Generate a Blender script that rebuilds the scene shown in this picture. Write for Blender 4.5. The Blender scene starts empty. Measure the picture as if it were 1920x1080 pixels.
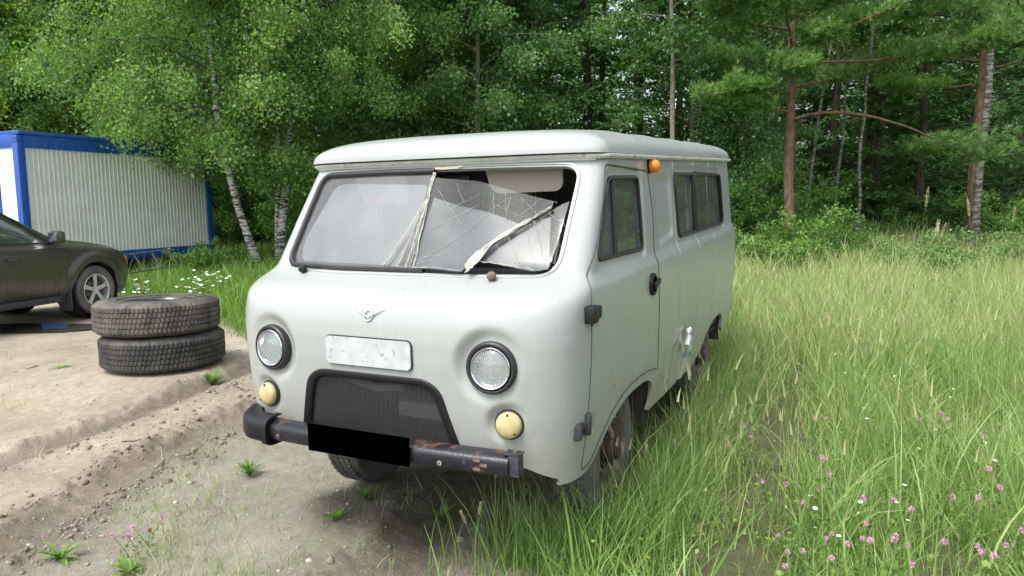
import bpy, bmesh, math, random
import numpy as np
from mathutils import Vector, Matrix
R = math.radians
random.seed(7); rng = np.random.default_rng(7)
S = bpy.context.scene
COL = S.collection

# ------------------------------------------------------------------ camera, sky, sun, exposure
cam = bpy.data.objects.new('camera', bpy.data.cameras.new('camera')); COL.objects.link(cam)
CAM = np.array([3.527, 1.904, 1.618])
_rz = Matrix.Rotation(R(115.45), 3, 'Z'); _rx = Matrix.Rotation(R(-6.51), 3, 'X'); _ry = Matrix.Rotation(R(.69), 3, 'Y')
_m = _rz @ _rx @ _ry
right, fwd, up = _m.col[0], _m.col[1], _m.col[2]
mw = Matrix((right, up, -fwd)).transposed().to_4x4(); mw.translation = Vector(CAM)
cam.matrix_world = mw
cam.data.sensor_width = 36; cam.data.lens = 36 * 1364.7 / 1920
cam.data.clip_end = 500; cam.data.clip_start = .05
S.camera = cam
FW = np.array([fwd.x, fwd.y]); FW /= np.linalg.norm(FW); RT = np.array([FW[1], -FW[0]])
def RD(r, d):                       # ground position: metres to the right of / ahead of the viewpoint
    p = CAM[:2] + r * RT + d * FW
    return float(p[0]), float(p[1])

W = bpy.data.worlds.new('World'); S.world = W; W.use_nodes = True
nt = W.node_tree; bg = nt.nodes['Background']
sky = nt.nodes.new('ShaderNodeTexSky'); sky.sky_type = 'NISHITA'; sky.sun_disc = False
SUN_AZ = math.atan2(RT[1]*-.5 - FW[1]*.6, RT[0]*-.5 - FW[0]*.6)     # behind the viewer, a little to the left
SUN_EL = R(58)
sky.sun_elevation = SUN_EL; sky.sun_rotation = math.pi/2 - SUN_AZ
sky.air_density = 1.0; sky.dust_density = 4.0; sky.ozone_density = 1.0
hs = nt.nodes.new('ShaderNodeHueSaturation'); hs.inputs['Saturation'].default_value = .35
nt.links.new(sky.outputs[0], hs.inputs['Color']); nt.links.new(hs.outputs[0], bg.inputs[0])
bg.inputs[1].default_value = .15
sl = bpy.data.lights.new('sun', 'SUN'); sl.energy = 1.2; sl.angle = R(22); sl.color = (1, .97, .92)
so = bpy.data.objects.new('sun', sl); COL.objects.link(so)
sd = Vector((math.cos(SUN_AZ)*math.cos(SUN_EL), math.sin(SUN_AZ)*math.cos(SUN_EL), math.sin(SUN_EL)))
so.rotation_euler = sd.to_track_quat('Z', 'Y').to_euler()
S.view_settings.view_transform = 'Standard'; S.view_settings.look = 'None'
S.view_settings.exposure = 1.18; S.view_settings.gamma = 1
S.render.engine = 'CYCLES'
S.cycles.max_bounces = 7; S.cycles.transparent_max_bounces = 14; S.cycles.diffuse_bounces = 4
S.cycles.glossy_bounces = 3; S.cycles.transmission_bounces = 4

# ------------------------------------------------------------------ materials
def nodes_of(m):
    return m.node_tree.nodes, m.node_tree.links
def mat(name, col, rough=.6, metal=0, coat=0, spec=.5, var=0, vscale=8, bump=0, bscale=40, var_col=None, trans=0):
    m = bpy.data.materials.new(name); m.use_nodes = True
    n, l = nodes_of(m); b = n['Principled BSDF']
    b.inputs['Base Color'].default_value = (*col, 1); b.inputs['Roughness'].default_value = rough
    b.inputs['Metallic'].default_value = metal; b.inputs['Coat Weight'].default_value = coat
    b.inputs['Coat Roughness'].default_value = .08
    b.inputs['Specular IOR Level'].default_value = spec
    tc = n.new('ShaderNodeTexCoord')
    if var or var_col:
        t = n.new('ShaderNodeTexNoise'); t.inputs['Scale'].default_value = vscale; t.inputs['Detail'].default_value = 6
        l.new(tc.outputs['Object'], t.inputs['Vector'])
        r = n.new('ShaderNodeValToRGB'); r.color_ramp.elements[0].position = .35; r.color_ramp.elements[1].position = .65
        c2 = var_col or tuple(min(1, c*(1+var)) for c in col); c1 = tuple(c*(1-var) for c in col) if var else col
        r.color_ramp.elements[0].color = (*c1, 1); r.color_ramp.elements[1].color = (*c2, 1)
        l.new(t.outputs[0], r.inputs[0]); l.new(r.outputs[0], b.inputs['Base Color'])
    if bump:
        t = n.new('ShaderNodeTexNoise'); t.inputs['Scale'].default_value = bscale; t.inputs['Detail'].default_value = 5
        l.new(tc.outputs['Object'], t.inputs['Vector'])
        bp = n.new('ShaderNodeBump'); bp.inputs['Strength'].default_value = bump; bp.inputs['Distance'].default_value = .01
        l.new(t.outputs[0], bp.inputs['Height']); l.new(bp.outputs[0], b.inputs['Normal'])
    return m
def noise(n, l, vec, scale, detail=5, rough=.55, dim=None):
    t = n.new('ShaderNodeTexNoise'); t.inputs['Scale'].default_value = scale; t.inputs['Detail'].default_value = detail
    t.inputs['Roughness'].default_value = rough
    l.new(vec, t.inputs['Vector']); return t.outputs[0]
def ramp(n, l, fac, stops):
    r = n.new('ShaderNodeValToRGB'); e = r.color_ramp.elements
    while len(e) < len(stops): e.new(.5)
    for k, (p, c) in enumerate(stops):
        e[k].position = p; e[k].color = (*c, 1) if len(c) == 3 else c
    l.new(fac, r.inputs[0]); return r.outputs[0]
def mixc(n, l, fac, a, b, mode='MIX'):
    x = n.new('ShaderNodeMix'); x.data_type = 'RGBA'; x.blend_type = mode
    for s, v in ((0, fac), (6, a), (7, b)):
        if isinstance(v, (float, int)): x.inputs[s].default_value = v
        elif isinstance(v, tuple): x.inputs[s].default_value = (*v, 1)
        else: l.new(v, x.inputs[s])
    return x.outputs[2]
def mapping(n, l, vec, scale):
    m = n.new('ShaderNodeMapping'); m.inputs['Scale'].default_value = scale; l.new(vec, m.inputs[0]); return m.outputs[0]
def math_(n, l, op, a, b):
    x = n.new('ShaderNodeMath'); x.operation = op
    for i, v in enumerate((a, b)):
        if isinstance(v, (float, int)): x.inputs[i].default_value = v
        else: l.new(v, x.inputs[i])
    return x.outputs[0]

def paint_mat(name, col, rust=True):
    m = bpy.data.materials.new(name); m.use_nodes = True; n, l = nodes_of(m); b = n['Principled BSDF']
    tc = n.new('ShaderNodeTexCoord').outputs['Object']
    big = noise(n, l, tc, 1.6, 4)
    c = mixc(n, l, big, tuple(x*.97 for x in col), tuple(min(1, x*1.03) for x in col))
    st = noise(n, l, mapping(n, l, tc, (14, 14, .6)), 3, 4)             # rain streaks running down
    stf = ramp(n, l, st, [(.50, (0, 0, 0)), (.72, (.42, .42, .42))])
    c = mixc(n, l, stf, c, tuple(min(1, x*1.12) for x in col))
    st2 = noise(n, l, mapping(n, l, tc, (14, 14, .7)), 2.3, 5)
    c = mixc(n, l, ramp(n, l, st2, [(.58, (0, 0, 0)), (.8, (.30, .30, .30))]), c, (.29, .285, .245))
    sep = n.new('ShaderNodeSeparateXYZ'); l.new(tc, sep.inputs[0])
    low = n.new('ShaderNodeMapRange'); low.inputs[1].default_value = .85; low.inputs[2].default_value = .42
    l.new(sep.outputs[2], low.inputs[0])
    dn = noise(n, l, tc, 9, 6)
    c = mixc(n, l, math_(n, l, 'MULTIPLY', math_(n, l, 'MULTIPLY', low.outputs[0], dn), .95), c, (.24, .215, .165))  # mud splash
    if rust:
        sp = n.new('ShaderNodeTexVoronoi'); sp.inputs['Scale'].default_value = 26; l.new(tc, sp.inputs['Vector'])
        rm = ramp(n, l, sp.outputs['Distance'], [(.035, (1, 1, 1)), (.06, (0, 0, 0))])
        gate = ramp(n, l, noise(n, l, tc, 5, 2), [(.60, (0, 0, 0)), (.64, (1, 1, 1))])
        rf = mixc(n, l, 1.0, rm, gate, 'MULTIPLY')
        c = mixc(n, l, rf, c, (.10, .05, .025))
    l.new(c, b.inputs['Base Color'])
    rg = ramp(n, l, dn, [(.3, (.27, .27, .27)), (.75, (.33, .33, .33))]); l.new(rg, b.inputs['Roughness'])
    b.inputs['Coat Weight'].default_value = .22; b.inputs['Coat Roughness'].default_value = .12
    bp = n.new('ShaderNodeBump'); bp.inputs['Strength'].default_value = .05; bp.inputs['Distance'].default_value = .02
    l.new(noise(n, l, tc, 2.2, 1), bp.inputs['Height']); l.new(bp.outputs[0], b.inputs['Normal'])
    return m
def rusty_mat(name, base, rustcol=(.12, .055, .03), thr=.56, scale=7, rough=.4, coat=0):
    m = bpy.data.materials.new(name); m.use_nodes = True; n, l = nodes_of(m); b = n['Principled BSDF']
    tc = n.new('ShaderNodeTexCoord').outputs['Object']
    f = ramp(n, l, noise(n, l, tc, scale, 9, .65), [(thr-.02, (0, 0, 0)), (thr+.10, (1, 1, 1))])
    rc = mixc(n, l, noise(n, l, tc, 70, 5), tuple(x*.5 for x in rustcol), tuple(min(1, x*1.7) for x in rustcol))
    v = noise(n, l, tc, 14, 5)
    bc = mixc(n, l, v, tuple(x*.7 for x in base), tuple(min(1, x*1.5) for x in base))
    l.new(mixc(n, l, f, bc, rc), b.inputs['Base Color'])
    l.new(ramp(n, l, f, [(0, (rough,)*3), (1, (.9, .9, .9))]), b.inputs['Roughness'])
    b.inputs['Coat Weight'].default_value = coat
    bp = n.new('ShaderNodeBump'); bp.inputs['Strength'].default_value = .35; bp.inputs['Distance'].default_value = .004
    l.new(noise(n, l, tc, 90, 4), bp.inputs['Height']); l.new(bp.outputs[0], b.inputs['Normal'])
    return m
def glass_mat(name, tint, refl=.12, rough=.02, dirt_veil=0, dirt_veil_col=(.5, .52, .5), dscale=6, det=8):
    """thin sheet: see-through, tinted, with a sky reflection and dust (on the veil: painted reflection) lying on it"""
    m = bpy.data.materials.new(name); m.use_nodes = True; n, l = nodes_of(m)
    for x in list(n):
        if x.type == 'BSDF_PRINCIPLED': n.remove(x)
    out = n['Material Output']
    tr = n.new('ShaderNodeBsdfTransparent'); tr.inputs[0].default_value = (*tint, 1)
    gl = n.new('ShaderNodeBsdfGlossy'); gl.inputs['Roughness'].default_value = rough; gl.inputs[0].default_value = (1, 1, 1, 1)
    lw = n.new('ShaderNodeFresnel'); ge = n.new('ShaderNodeNewGeometry')
    l.new(math_(n, l, 'SUBTRACT', 1.45, math_(n, l, 'MULTIPLY', ge.outputs['Backfacing'], .76)), lw.inputs[0])
    f = math_(n, l, 'ADD', math_(n, l, 'MULTIPLY', lw.outputs[0], 1.0), refl)
    mx = n.new('ShaderNodeMixShader'); l.new(f, mx.inputs[0]); l.new(tr.outputs[0], mx.inputs[1]); l.new(gl.outputs[0], mx.inputs[2])
    last = mx.outputs[0]
    if dirt_veil:
        tc = n.new('ShaderNodeTexCoord').outputs['Object']
        df = n.new('ShaderNodeBsdfDiffuse'); df.inputs[0].default_value = (*dirt_veil_col, 1)
        d = ramp(n, l, noise(n, l, tc, dscale, det, .6), [(.25, (dirt_veil*.55,)*3), (.75, (min(1, dirt_veil*1.4),)*3)])
        m2 = n.new('ShaderNodeMixShader'); l.new(d, m2.inputs[0]); l.new(last, m2.inputs[1]); l.new(df.outputs[0], m2.inputs[2])
        last = m2.outputs[0]
    l.new(last, out.inputs[0]); return m
def leaf_mat(name, dark, light, trans=.35, rough=.5, scale=.9):
    m = bpy.data.materials.new(name); m.use_nodes = True; n, l = nodes_of(m); b = n['Principled BSDF']; out = n['Material Output']
    at = n.new('ShaderNodeAttribute'); at.attribute_name = 'rnd'
    tc = n.new('ShaderNodeTexCoord').outputs['Object']
    oi = n.new('ShaderNodeObjectInfo')
    f = math_(n, l, 'ADD', math_(n, l, 'MULTIPLY', at.outputs['Fac'], .55), math_(n, l, 'MULTIPLY', noise(n, l, tc, scale, 3), .5))
    f = math_(n, l, 'ADD', f, math_(n, l, 'MULTIPLY', math_(n, l, 'SUBTRACT', oi.outputs['Random'], .5), .18))
    c = ramp(n, l, f, [(.2, dark), (.8, light)])
    l.new(c, b.inputs['Base Color']); b.inputs['Roughness'].default_value = rough
    b.inputs['Specular IOR Level'].default_value = .35
    t = n.new('ShaderNodeBsdfTranslucent'); l.new(mixc(n, l, 1.0, c, (1.0, 1.25, .45), 'MULTIPLY'), t.inputs[0])
    mx = n.new('ShaderNodeMixShader'); mx.inputs[0].default_value = trans
    l.new(b.outputs[0], mx.inputs[1]); l.new(t.outputs[0], mx.inputs[2]); l.new(mx.outputs[0], out.inputs[0])
    return m

M = {}
M['paint'] = paint_mat('van_paint', (.325, .352, .342))
M['rubber'] = mat('black_rubber', (.018, .018, .02), .45, bump=.1)
M['plastic'] = mat('black_plastic', (.009, .009, .011), .42, spec=.35)
M['plastic2'] = mat('worn_dark_plastic', (.035, .037, .045), .45, var=.4, vscale=30)
M['inside'] = mat('inside_paint', (.085, .088, .083), .7, var=.2)
M['liner'] = mat('headliner', (.05, .05, .045), .9)
M['dark'] = mat('dark_cavity', (.012, .012, .012), .9)
M['chrome'] = mat('chrome', (.75, .76, .78), .18, metal=1)
M['reflector'] = mat('lamp_reflector', (.85, .86, .88), .22, metal=1)
M['bumper'] = rusty_mat('bumper_paint', (.010, .011, .017), thr=.585, scale=9, rough=.3)
M['frame'] = rusty_mat('chassis', (.030, .025, .020), (.055, .035, .024), thr=.5, scale=9, rough=.8)
M['rim'] = rusty_mat('steel_rim', (.27, .25, .22), (.12, .085, .065), thr=.40, scale=9, rough=.8)
M['plate'] = mat('plate_black', (.0, .0, .0), 1.0, spec=0)
M['panel'] = rusty_mat('number_panel', (.40, .44, .45), (.20, .085, .02), thr=.60, scale=24, rough=.4)
M['wire'] = mat('grille_wire', (.085, .085, .088), .5, metal=.0)
M['lampyellow'] = mat('yellowed_lens', (.44, .385, .19), .28, coat=.3, var=.12, vscale=30)
M['orange'] = mat('orange_lens', (.80, .22, .01), .25, coat=.4)
M['visor'] = mat('visor_vinyl', (.40, .36, .31), .7)
M['seat'] = mat('seat_vinyl', (.10, .10, .105), .6)
M['glass'] = glass_mat('windscreen_glass', (.86, .90, .88), .05, .02, .10, (.6, .62, .62), 5)
M['veil'] = glass_mat('sky_reflection_veil', (.7, .7, .74), .03, .2, .28, (.38, .385, .45), 4, 2)  # sky reflection painted in as a milky lavender diffuse tone
M['crackglass'] = glass_mat('crazed_glass', (.80, .83, .80), .015, .06, .035, (.55, .57, .53), 18)
M['crack'] = mat('glass_fracture', (.33, .345, .30), .6, var=.2, vscale=60)
M['sideglass'] = glass_mat('dusty_side_glass', (.50, .54, .53), .10, .04, .16, (.40, .43, .40), 9)
M['lens'] = glass_mat('headlight_lens', (.92, .94, .95), .06, .08, .05, (.6, .62, .63), 25)
M['ribbon'] = mat('white_ribbon', (.85, .85, .86), .7)
M['mirrorglass'] = mat('mirror_glass', (.7, .75, .8), .05, metal=1)
M['teal'] = mat('teal_marker', (.05, .25, .30), .6)

def tyre_mat(name, base, mud, amt):
    m = bpy.data.materials.new(name); m.use_nodes = True; n, l = nodes_of(m); b = n['Principled BSDF']
    tc = n.new('ShaderNodeTexCoord').outputs['Object']
    f = ramp(n, l, noise(n, l, tc, 5, 8, .7), [(.5-amt*.3, (0, 0, 0)), (.8-amt*.3, (1, 1, 1))])
    fine = noise(n, l, tc, 45, 6, .7)
    mc = mixc(n, l, fine, tuple(x*.55 for x in mud), mud)
    l.new(mixc(n, l, math_(n, l, 'MULTIPLY', f, .85), base, mc), b.inputs['Base Color'])
    b.inputs['Roughness'].default_value = .62
    bp = n.new('ShaderNodeBump'); bp.inputs['Strength'].default_value = .5; bp.inputs['Distance'].default_value = .006
    l.new(fine, bp.inputs['Height']); l.new(bp.outputs[0], b.inputs['Normal'])
    return m
M['tyre_mud'] = tyre_mat('muddy_tyre', (.030, .029, .028), (.19, .17, .135), .5)
M['tyre_dark'] = tyre_mat('wet_tyre', (.022, .023, .025), (.12, .11, .09), .35)
M['tyre_van'] = tyre_mat('dusty_tyre', (.045, .045, .048), (.20, .19, .17), .55)
M['tyre_wall'] = mat('tyre_sidewall', (.03, .03, .034), .28, coat=.3, var=.3, vscale=20)

# ------------------------------------------------------------------ object helpers
def tag(o, label=None, cat=None, group=None, kind=None):
    if label: o['label'] = label
    if cat: o['category'] = cat
    if group: o['group'] = group
    if kind: o['kind'] = kind
    return o
def empty(name, loc, rz=0, label=None, cat=None, group=None):
    o = bpy.data.objects.new(name, None); COL.objects.link(o); o.location = loc; o.rotation_euler = (0, 0, rz)
    o.empty_display_size = .2
    return tag(o, label, cat, group)
def mesh(name, verts, faces, m, parent=None, smooth=True, sharp=None, link=True, solid=None):
    me = bpy.data.meshes.new(name)
    verts = np.asarray(verts, dtype=np.float32).reshape(-1, 3)
    if isinstance(faces, np.ndarray) and faces.ndim == 2:
        nf, k = faces.shape
        me.vertices.add(len(verts)); me.vertices.foreach_set('co', verts.ravel())
        me.loops.add(nf*k); me.loops.foreach_set('vertex_index', faces.astype(np.int32).ravel())
        me.polygons.add(nf); me.polygons.foreach_set('loop_start', np.arange(0, nf*k, k, dtype=np.int32))
        me.update(calc_edges=True); me.validate()
    else:
        me.from_pydata([tuple(map(float, v)) for v in verts], [], [tuple(int(i) for i in f) for f in faces]); me.update()
    if smooth and len(me.polygons):
        me.polygons.foreach_set('use_smooth', np.ones(len(me.polygons), dtype=bool))
    if sharp is not None: me.set_sharp_from_angle(angle=R(sharp))
    me.materials.append(m)
    o = bpy.data.objects.new(name, me)
    if link: COL.objects.link(o)
    if parent: o.parent = parent
    if solid:
        md = o.modifiers.new('thick', 'SOLIDIFY'); md.thickness = solid
    return o
class MB:
    """collects primitive shapes into one mesh"""
    def __init__(s): s.v = []; s.f = []
    def add(s, v, f):
        k = len(s.v); s.v += [tuple(map(float, p)) for p in v]; s.f += [tuple(int(i)+k for i in q) for q in f]; return s
    def box(s, c, size, rot=None, bev=0):
        hx, hy, hz = [a/2 for a in size]
        bm = bmesh.new(); bmesh.ops.create_cube(bm, size=1, matrix=Matrix.Diagonal((2*hx, 2*hy, 2*hz, 1)))
        if bev: bmesh.ops.bevel(bm, geom=bm.edges[:], offset=bev, segments=2, profile=.6, affect='EDGES')
        mt = (rot if rot is not None else Matrix.Identity(3)).to_4x4(); mt.translation = Vector(c)
        bm.transform(mt); bm.verts.index_update()
        s.add([v.co for v in bm.verts], [[v.index for v in f.verts] for f in bm.faces]); bm.free(); return s
    def tube(s, pts, r, seg=8, closed=False, cap=True):
        pts = [Vector(p) for p in pts]; n = len(pts); k = len(s.v)
        rr = r if hasattr(r, '__len__') else [r]*n
        ref = None; V = []
        for i, p in enumerate(pts):
            a = pts[(i-1) % n] if (closed or i) else p; b = pts[(i+1) % n] if (closed or i < n-1) else p
            t = (b-a).normalized()
            if ref is None: ref = t.orthogonal().normalized()
            ref = (ref - t*ref.dot(t)).normalized(); bn = t.cross(ref)
            for j in range(seg):
                an = 2*math.pi*j/seg; V.append(p + ref*math.cos(an)*rr[i] + bn*math.sin(an)*rr[i])
        F = []
        for i in range(n if closed else n-1):
            for j in range(seg):
                a = i*seg+j; b = i*seg+(j+1) % seg; c = ((i+1) % n)*seg+(j+1) % seg; d = ((i+1) % n)*seg+j
                F.append((a, b, c, d))
        if cap and not closed:
            F.append(tuple(range(seg))[::-1]); F.append(tuple(range((n-1)*seg, n*seg)))
        return s.add(V, F)
    def lathe(s, prof, origin, axis, seg=32, up=None, capend=False):
        ax = Vector(axis).normalized(); u = Vector(up).normalized() if up else ax.orthogonal().normalized()
        u = (u-ax*u.dot(ax)).normalized(); w = ax.cross(u); o = Vector(origin); V = []; F = []
        for (r, h) in prof:
            for j in range(seg):
                a = 2*math.pi*j/seg; V.append(o + ax*h + u*math.cos(a)*r + w*math.sin(a)*r)
        for i in range(len(prof)-1):
            for j in range(seg):
                F.append((i*seg+j, i*seg+(j+1) % seg, (i+1)*seg+(j+1) % seg, (i+1)*seg+j))
        if capend: F.append(tuple(range((len(prof)-1)*seg, len(prof)*seg)))
        return s.add(V, F)
    def prism(s, poly, thick, fn):
        """poly 2-D, fn(a,b,h)->xyz, h in {0, thick}"""
        n = len(poly); V = [fn(a, b, 0) for a, b in poly]+[fn(a, b, thick) for a, b in poly]
        F = [tuple(range(n))[::-1], tuple(range(n, 2*n))]+[(i, (i+1) % n, n+(i+1) % n, n+i) for i in range(n)]
        return s.add(V, F)
    def build(s, name, m, parent=None, smooth=True, sharp=35):
        return mesh(name, s.v, s.f, m, parent, smooth, sharp)

def round_poly(pts, r, seg=6):
    """2-D polygon with its corners rounded; r a number or one per corner"""
    n = len(pts); out = []
    rr = r if hasattr(r, '__len__') else [r]*n
    for i in range(n):
        p0, p1, p2 = np.array(pts[i-1], float), np.array(pts[i], float), np.array(pts[(i+1) % n], float)
        a = p0-p1; b = p2-p1; la, lb = np.linalg.norm(a), np.linalg.norm(b)
        d = min(rr[i], la*.48, lb*.48)
        if d < 1e-4: out.append(tuple(p1)); continue
        s, e = p1+a/la*d, p1+b/lb*d
        for k in range(seg+1):
            t = k/seg; out.append(tuple((1-t)**2*s+2*t*(1-t)*p1+t*t*e))
    return out
def poly_sd(poly, A, B):
    """signed distance (inside < 0) and nearest outline point"""
    P = np.asarray(poly, float); Q = np.roll(P, -1, 0); sh = A.shape; a = A.ravel(); b = B.ravel()
    best = np.full(a.shape, 1e9); na = np.zeros_like(a); nb = np.zeros_like(b); ins = np.zeros(a.shape, bool)
    for (x0, y0), (x1, y1) in zip(P, Q):
        dx, dy = x1-x0, y1-y0; L = dx*dx+dy*dy+1e-15
        t = np.clip(((a-x0)*dx+(b-y0)*dy)/L, 0, 1); px, py = x0+t*dx, y0+t*dy
        d = np.hypot(a-px, b-py); m = d < best; best[m] = d[m]; na[m] = px[m]; nb[m] = py[m]
        c = ((y0 > b) != (y1 > b))
        with np.errstate(divide='ignore', invalid='ignore'):
            xi = (x1-x0)*(b-y0)/(y1-y0+1e-30)+x0
        ins ^= c & (a < xi)
    return (np.where(ins, -best, best).reshape(sh), na.reshape(sh), nb.reshape(sh))
def sstep(x, a, b):
    t = np.clip((x-a)/(b-a), 0, 1); return t*t*(3-2*t)

def cutgrid(P, dom, regions, closed=True, inward=None):
    """P (L,C,3): a skin; dom[C]: 1 = seen from the side (coords x,z), 0 = seen along x (coords y,z).
    regions: dicts name, dom, sign, poly, gap, offset, flange. Faces inside a region become that region's mesh
    (name None: an opening), their shared border moved onto the outline. Returns {name: (verts, faces)}"""
    L, C, _ = P.shape
    cc = np.arange(C if closed else C-1); ll = np.arange(L-1)
    LL, CC = np.meshgrid(ll, cc, indexing='ij'); C2 = (CC+1) % C
    quad = np.stack([LL*C+CC, LL*C+C2, (LL+1)*C+C2, (LL+1)*C+CC], -1)
    V = P.reshape(-1, 3)
    fc = V[quad].mean(2)
    fdom = dom[CC]
    ids = np.full(fdom.shape, -1)
    rr = [None]*len(regions)
    ctr = np.array([fc[..., 0].mean(), 0, 0])
    for k, g in enumerate(regions):
        a = np.where(g['dom'] == 1, 0, 1)
        s, _, _ = poly_sd(g['poly'], fc[..., int(a)], fc[..., 2])
        ok = (s < 0) & (fdom == g['dom'])
        if g.get('sign'): ok &= (np.sign(fc[..., 1]) == g['sign'])
        if g.get('front') is not None: ok &= (fc[..., 0] > g['front'])
        ids[ok] = k
    # tangents and normals on the grid
    nx = np.roll(P, -1, 1)-np.roll(P, 1, 1) if closed else np.gradient(P, axis=1)
    tz = np.gradient(P, axis=0)
    N = np.cross(nx, tz); N /= np.linalg.norm(N, axis=2, keepdims=True)+1e-12
    out = {}
    # which ids meet at each vertex
    q = quad.reshape(-1, 4); idf = ids.reshape(-1)
    names = []
    for k in [-1]+list(range(len(regions))):
        nm = 'body' if k < 0 else regions[k]['name']
        if nm is None: continue
        sel = idf == k
        if not sel.any(): continue
        f = q[sel]; used = np.unique(f); mark = np.zeros(len(V), bool); mark[used] = True
        other = idf != k
        touched = np.zeros(len(V), bool); touched[np.unique(q[other])] = True
        bord = mark & touched
        # nearest region outline for the border vertices
        bi = np.where(bord)[0]
        newV = V.copy()
        NV = N.reshape(-1, 3)
        if len(bi):
            # candidate regions: ids of other faces touching
            best = np.full(len(bi), 1e9); ta = np.zeros(len(bi)); tb = np.zeros(len(bi)); td = np.zeros(len(bi), int); sg = np.zeros(len(bi))
            cand = set(np.unique(idf[other])) | ({k} if k >= 0 else set())
            for j in cand:
                if j < 0: continue
                g = regions[j]; a = 0 if g['dom'] == 1 else 1
                tj = np.zeros(len(V), bool); tj[np.unique(q[idf == j])] = True
                s, na, nb = poly_sd(g['poly'], V[bi, a], V[bi, 2])
                m = (abs(s) < best) & tj[bi] & (abs(s) < .035)
                gp = g.get('gap', 0)
                # body/outer side pushed outward by gap, inner side pulled inward
                best[m] = abs(s)[m]; ta[m] = na[m]; tb[m] = nb[m]; td[m] = a
                sg[m] = (-gp if k == j else (gp if (k == -1 or True) else 0))
            ok = best < 1e8
            b2 = bi[ok]
            T1 = nx.reshape(-1, 3)[b2]; T2 = tz.reshape(-1, 3)[b2]
            ax = td[ok]
            t1a = T1[np.arange(len(b2)), ax]; t2a = T2[np.arange(len(b2)), ax]; t1z = T1[:, 2]; t2z = T2[:, 2]
            va = V[b2, ax]; vz = V[b2, 2]
            tgt_a = ta[ok]; tgt_z = tb[ok]
            # apply gap away from region interior: shift along centroid direction
            gp = sg[ok]
            da = tgt_a-va; dz = tgt_z-vz
            det = t1a*t2z-t2a*t1z; det = np.where(abs(det) < 1e-9, 1e-9, det)
            ca = (da*t2z-dz*t2a)/det; cb = (t1a*dz-t1z*da)/det
            ca = np.clip(ca, -1.2, 1.2); cb = np.clip(cb, -1.6, 1.6)
            newV[b2] = V[b2]+T1*ca[:, None]+T2*cb[:, None]
        off = 0 if k < 0 else regions[k].get('offset', 0)
        vv = newV[used]+NV[used]*off
        idx = np.full(len(V), -1); idx[used] = np.arange(len(used)); ff = idx[f]
        # gap: pull border toward own faces
        gk = .0028 if k < 0 else regions[k].get('gap', 0)
        # border edges
        e = np.concatenate([ff[:, [0, 1]], ff[:, [1, 2]], ff[:, [2, 3]], ff[:, [3, 0]]])
        es = np.sort(e, 1); _, inv, cnt = np.unique(es, axis=0, return_inverse=True, return_counts=True)
        be = e[cnt[inv.ravel()] == 1]
        if k >= 0 and gk:
            cen = vv[ff].mean(1); acc = np.zeros_like(vv); c = np.zeros(len(vv))
            for col in range(4):
                np.add.at(acc, ff[:, col], cen); np.add.at(c, ff[:, col], 1)
            bv = np.unique(be); dirv = acc[bv]/c[bv][:, None]-vv[bv]
            ln = np.linalg.norm(dirv, axis=1, keepdims=True)+1e-9
            vv[bv] += dirv/ln*gk
        fl = .02 if k < 0 else regions[k].get('flange', 0)
        faces = ff
        if fl:
            bv = np.unique(be); m = {b: i for i, b in enumerate(bv)}
            nb_ = len(vv); inn = vv[bv]-NV[used][bv]*fl*(1 if inward is None else inward)
            dup = vv[bv]
            vv = np.concatenate([vv, dup, inn])
            mi = np.vectorize(m.get)(be)
            fq = np.stack([nb_+mi[:, 1], nb_+mi[:, 0], nb_+len(bv)+mi[:, 0], nb_+len(bv)+mi[:, 1]], 1)
            faces = np.concatenate([ff, fq])
        if nm in out:
            v0, f0 = out[nm]; out[nm] = (np.concatenate([v0, vv]), np.concatenate([f0, faces+len(v0)]))
        else: out[nm] = (vv, faces)
    return out
# ------------------------------------------------------------------ the van's skin
LV = np.array([  # z, front x, corner depth, front exponent, half width, rear x, rear depth
 (.45, .915, .365, 4.0, .862, -3.30, .22), (.60, .942, .392, 4.0, .878, -3.37, .22), (.75, .965, .415, 4.0, .889, -3.42, .22),
 (.95, .985, .435, 4.0, .897, -3.45, .22), (1.05, .988, .438, 4.0, .900, -3.45, .22), (1.12, .981, .431, 4.0, .900, -3.44, .22),
 (1.17, .967, .417, 4.0, .900, -3.43, .22), (1.20, .951, .401, 4.0, .899, -3.43, .22), (1.225, .928, .378, 4.0, .898, -3.42, .22),
 (1.245, .893, .345, 4.0, .896, -3.42, .22), (1.262, .845, .300, 4.0, .893, -3.41, .22), (1.277, .795, .258, 4.0, .888, -3.40, .21),
 (1.29, .750, .222, 4.1, .881, -3.39, .20), (1.305, .712, .200, 4.3, .874, -3.38, .20), (1.325, .675, .188, 4.5, .869, -3.37, .20),
 (1.55, .525, .165, 4.5, .855, -3.33, .20), (1.79, .362, .150, 4.5, .838, -3.29, .20), (1.845, .325, .150, 4.5, .833, -3.28, .20)])
def lv(z):
    return [np.interp(z, LV[:, 0], LV[:, k]) for k in range(1, 7)]
def smooth_lv(z):
    # mild smoothing of the table so that no crease shows
    acc = 0
    for dz, w in ((-.016, .2), (-.008, .2), (0, .2), (.008, .2), (.016, .2)): acc = acc+w*np.array(lv(z+dz))
    return acc
def warp(x, z):
    g = np.interp(z, [.45, 1.28, 1.83], [0, .035, .043]); t = .3-x
    return z+np.where(t > 0, t, 0)*g
def front_x(y, z):
    """x of the skin's front face (no dents)"""
    y = np.asarray(y, float); z = np.asarray(z, float)
    xf, D, n, w, _, _ = smooth_lv(z)
    return xf-D+D*np.clip(1-(np.abs(y)/w)**n, 0, 1)**(1/n)
NF, NS, NR = 104, 196, 34
_t = np.linspace(0, math.pi/2, 4000); _n = 4.0
_x = .41*np.cos(_t)**(2/_n); _y = .89*np.sin(_t)**(2/_n)
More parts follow.
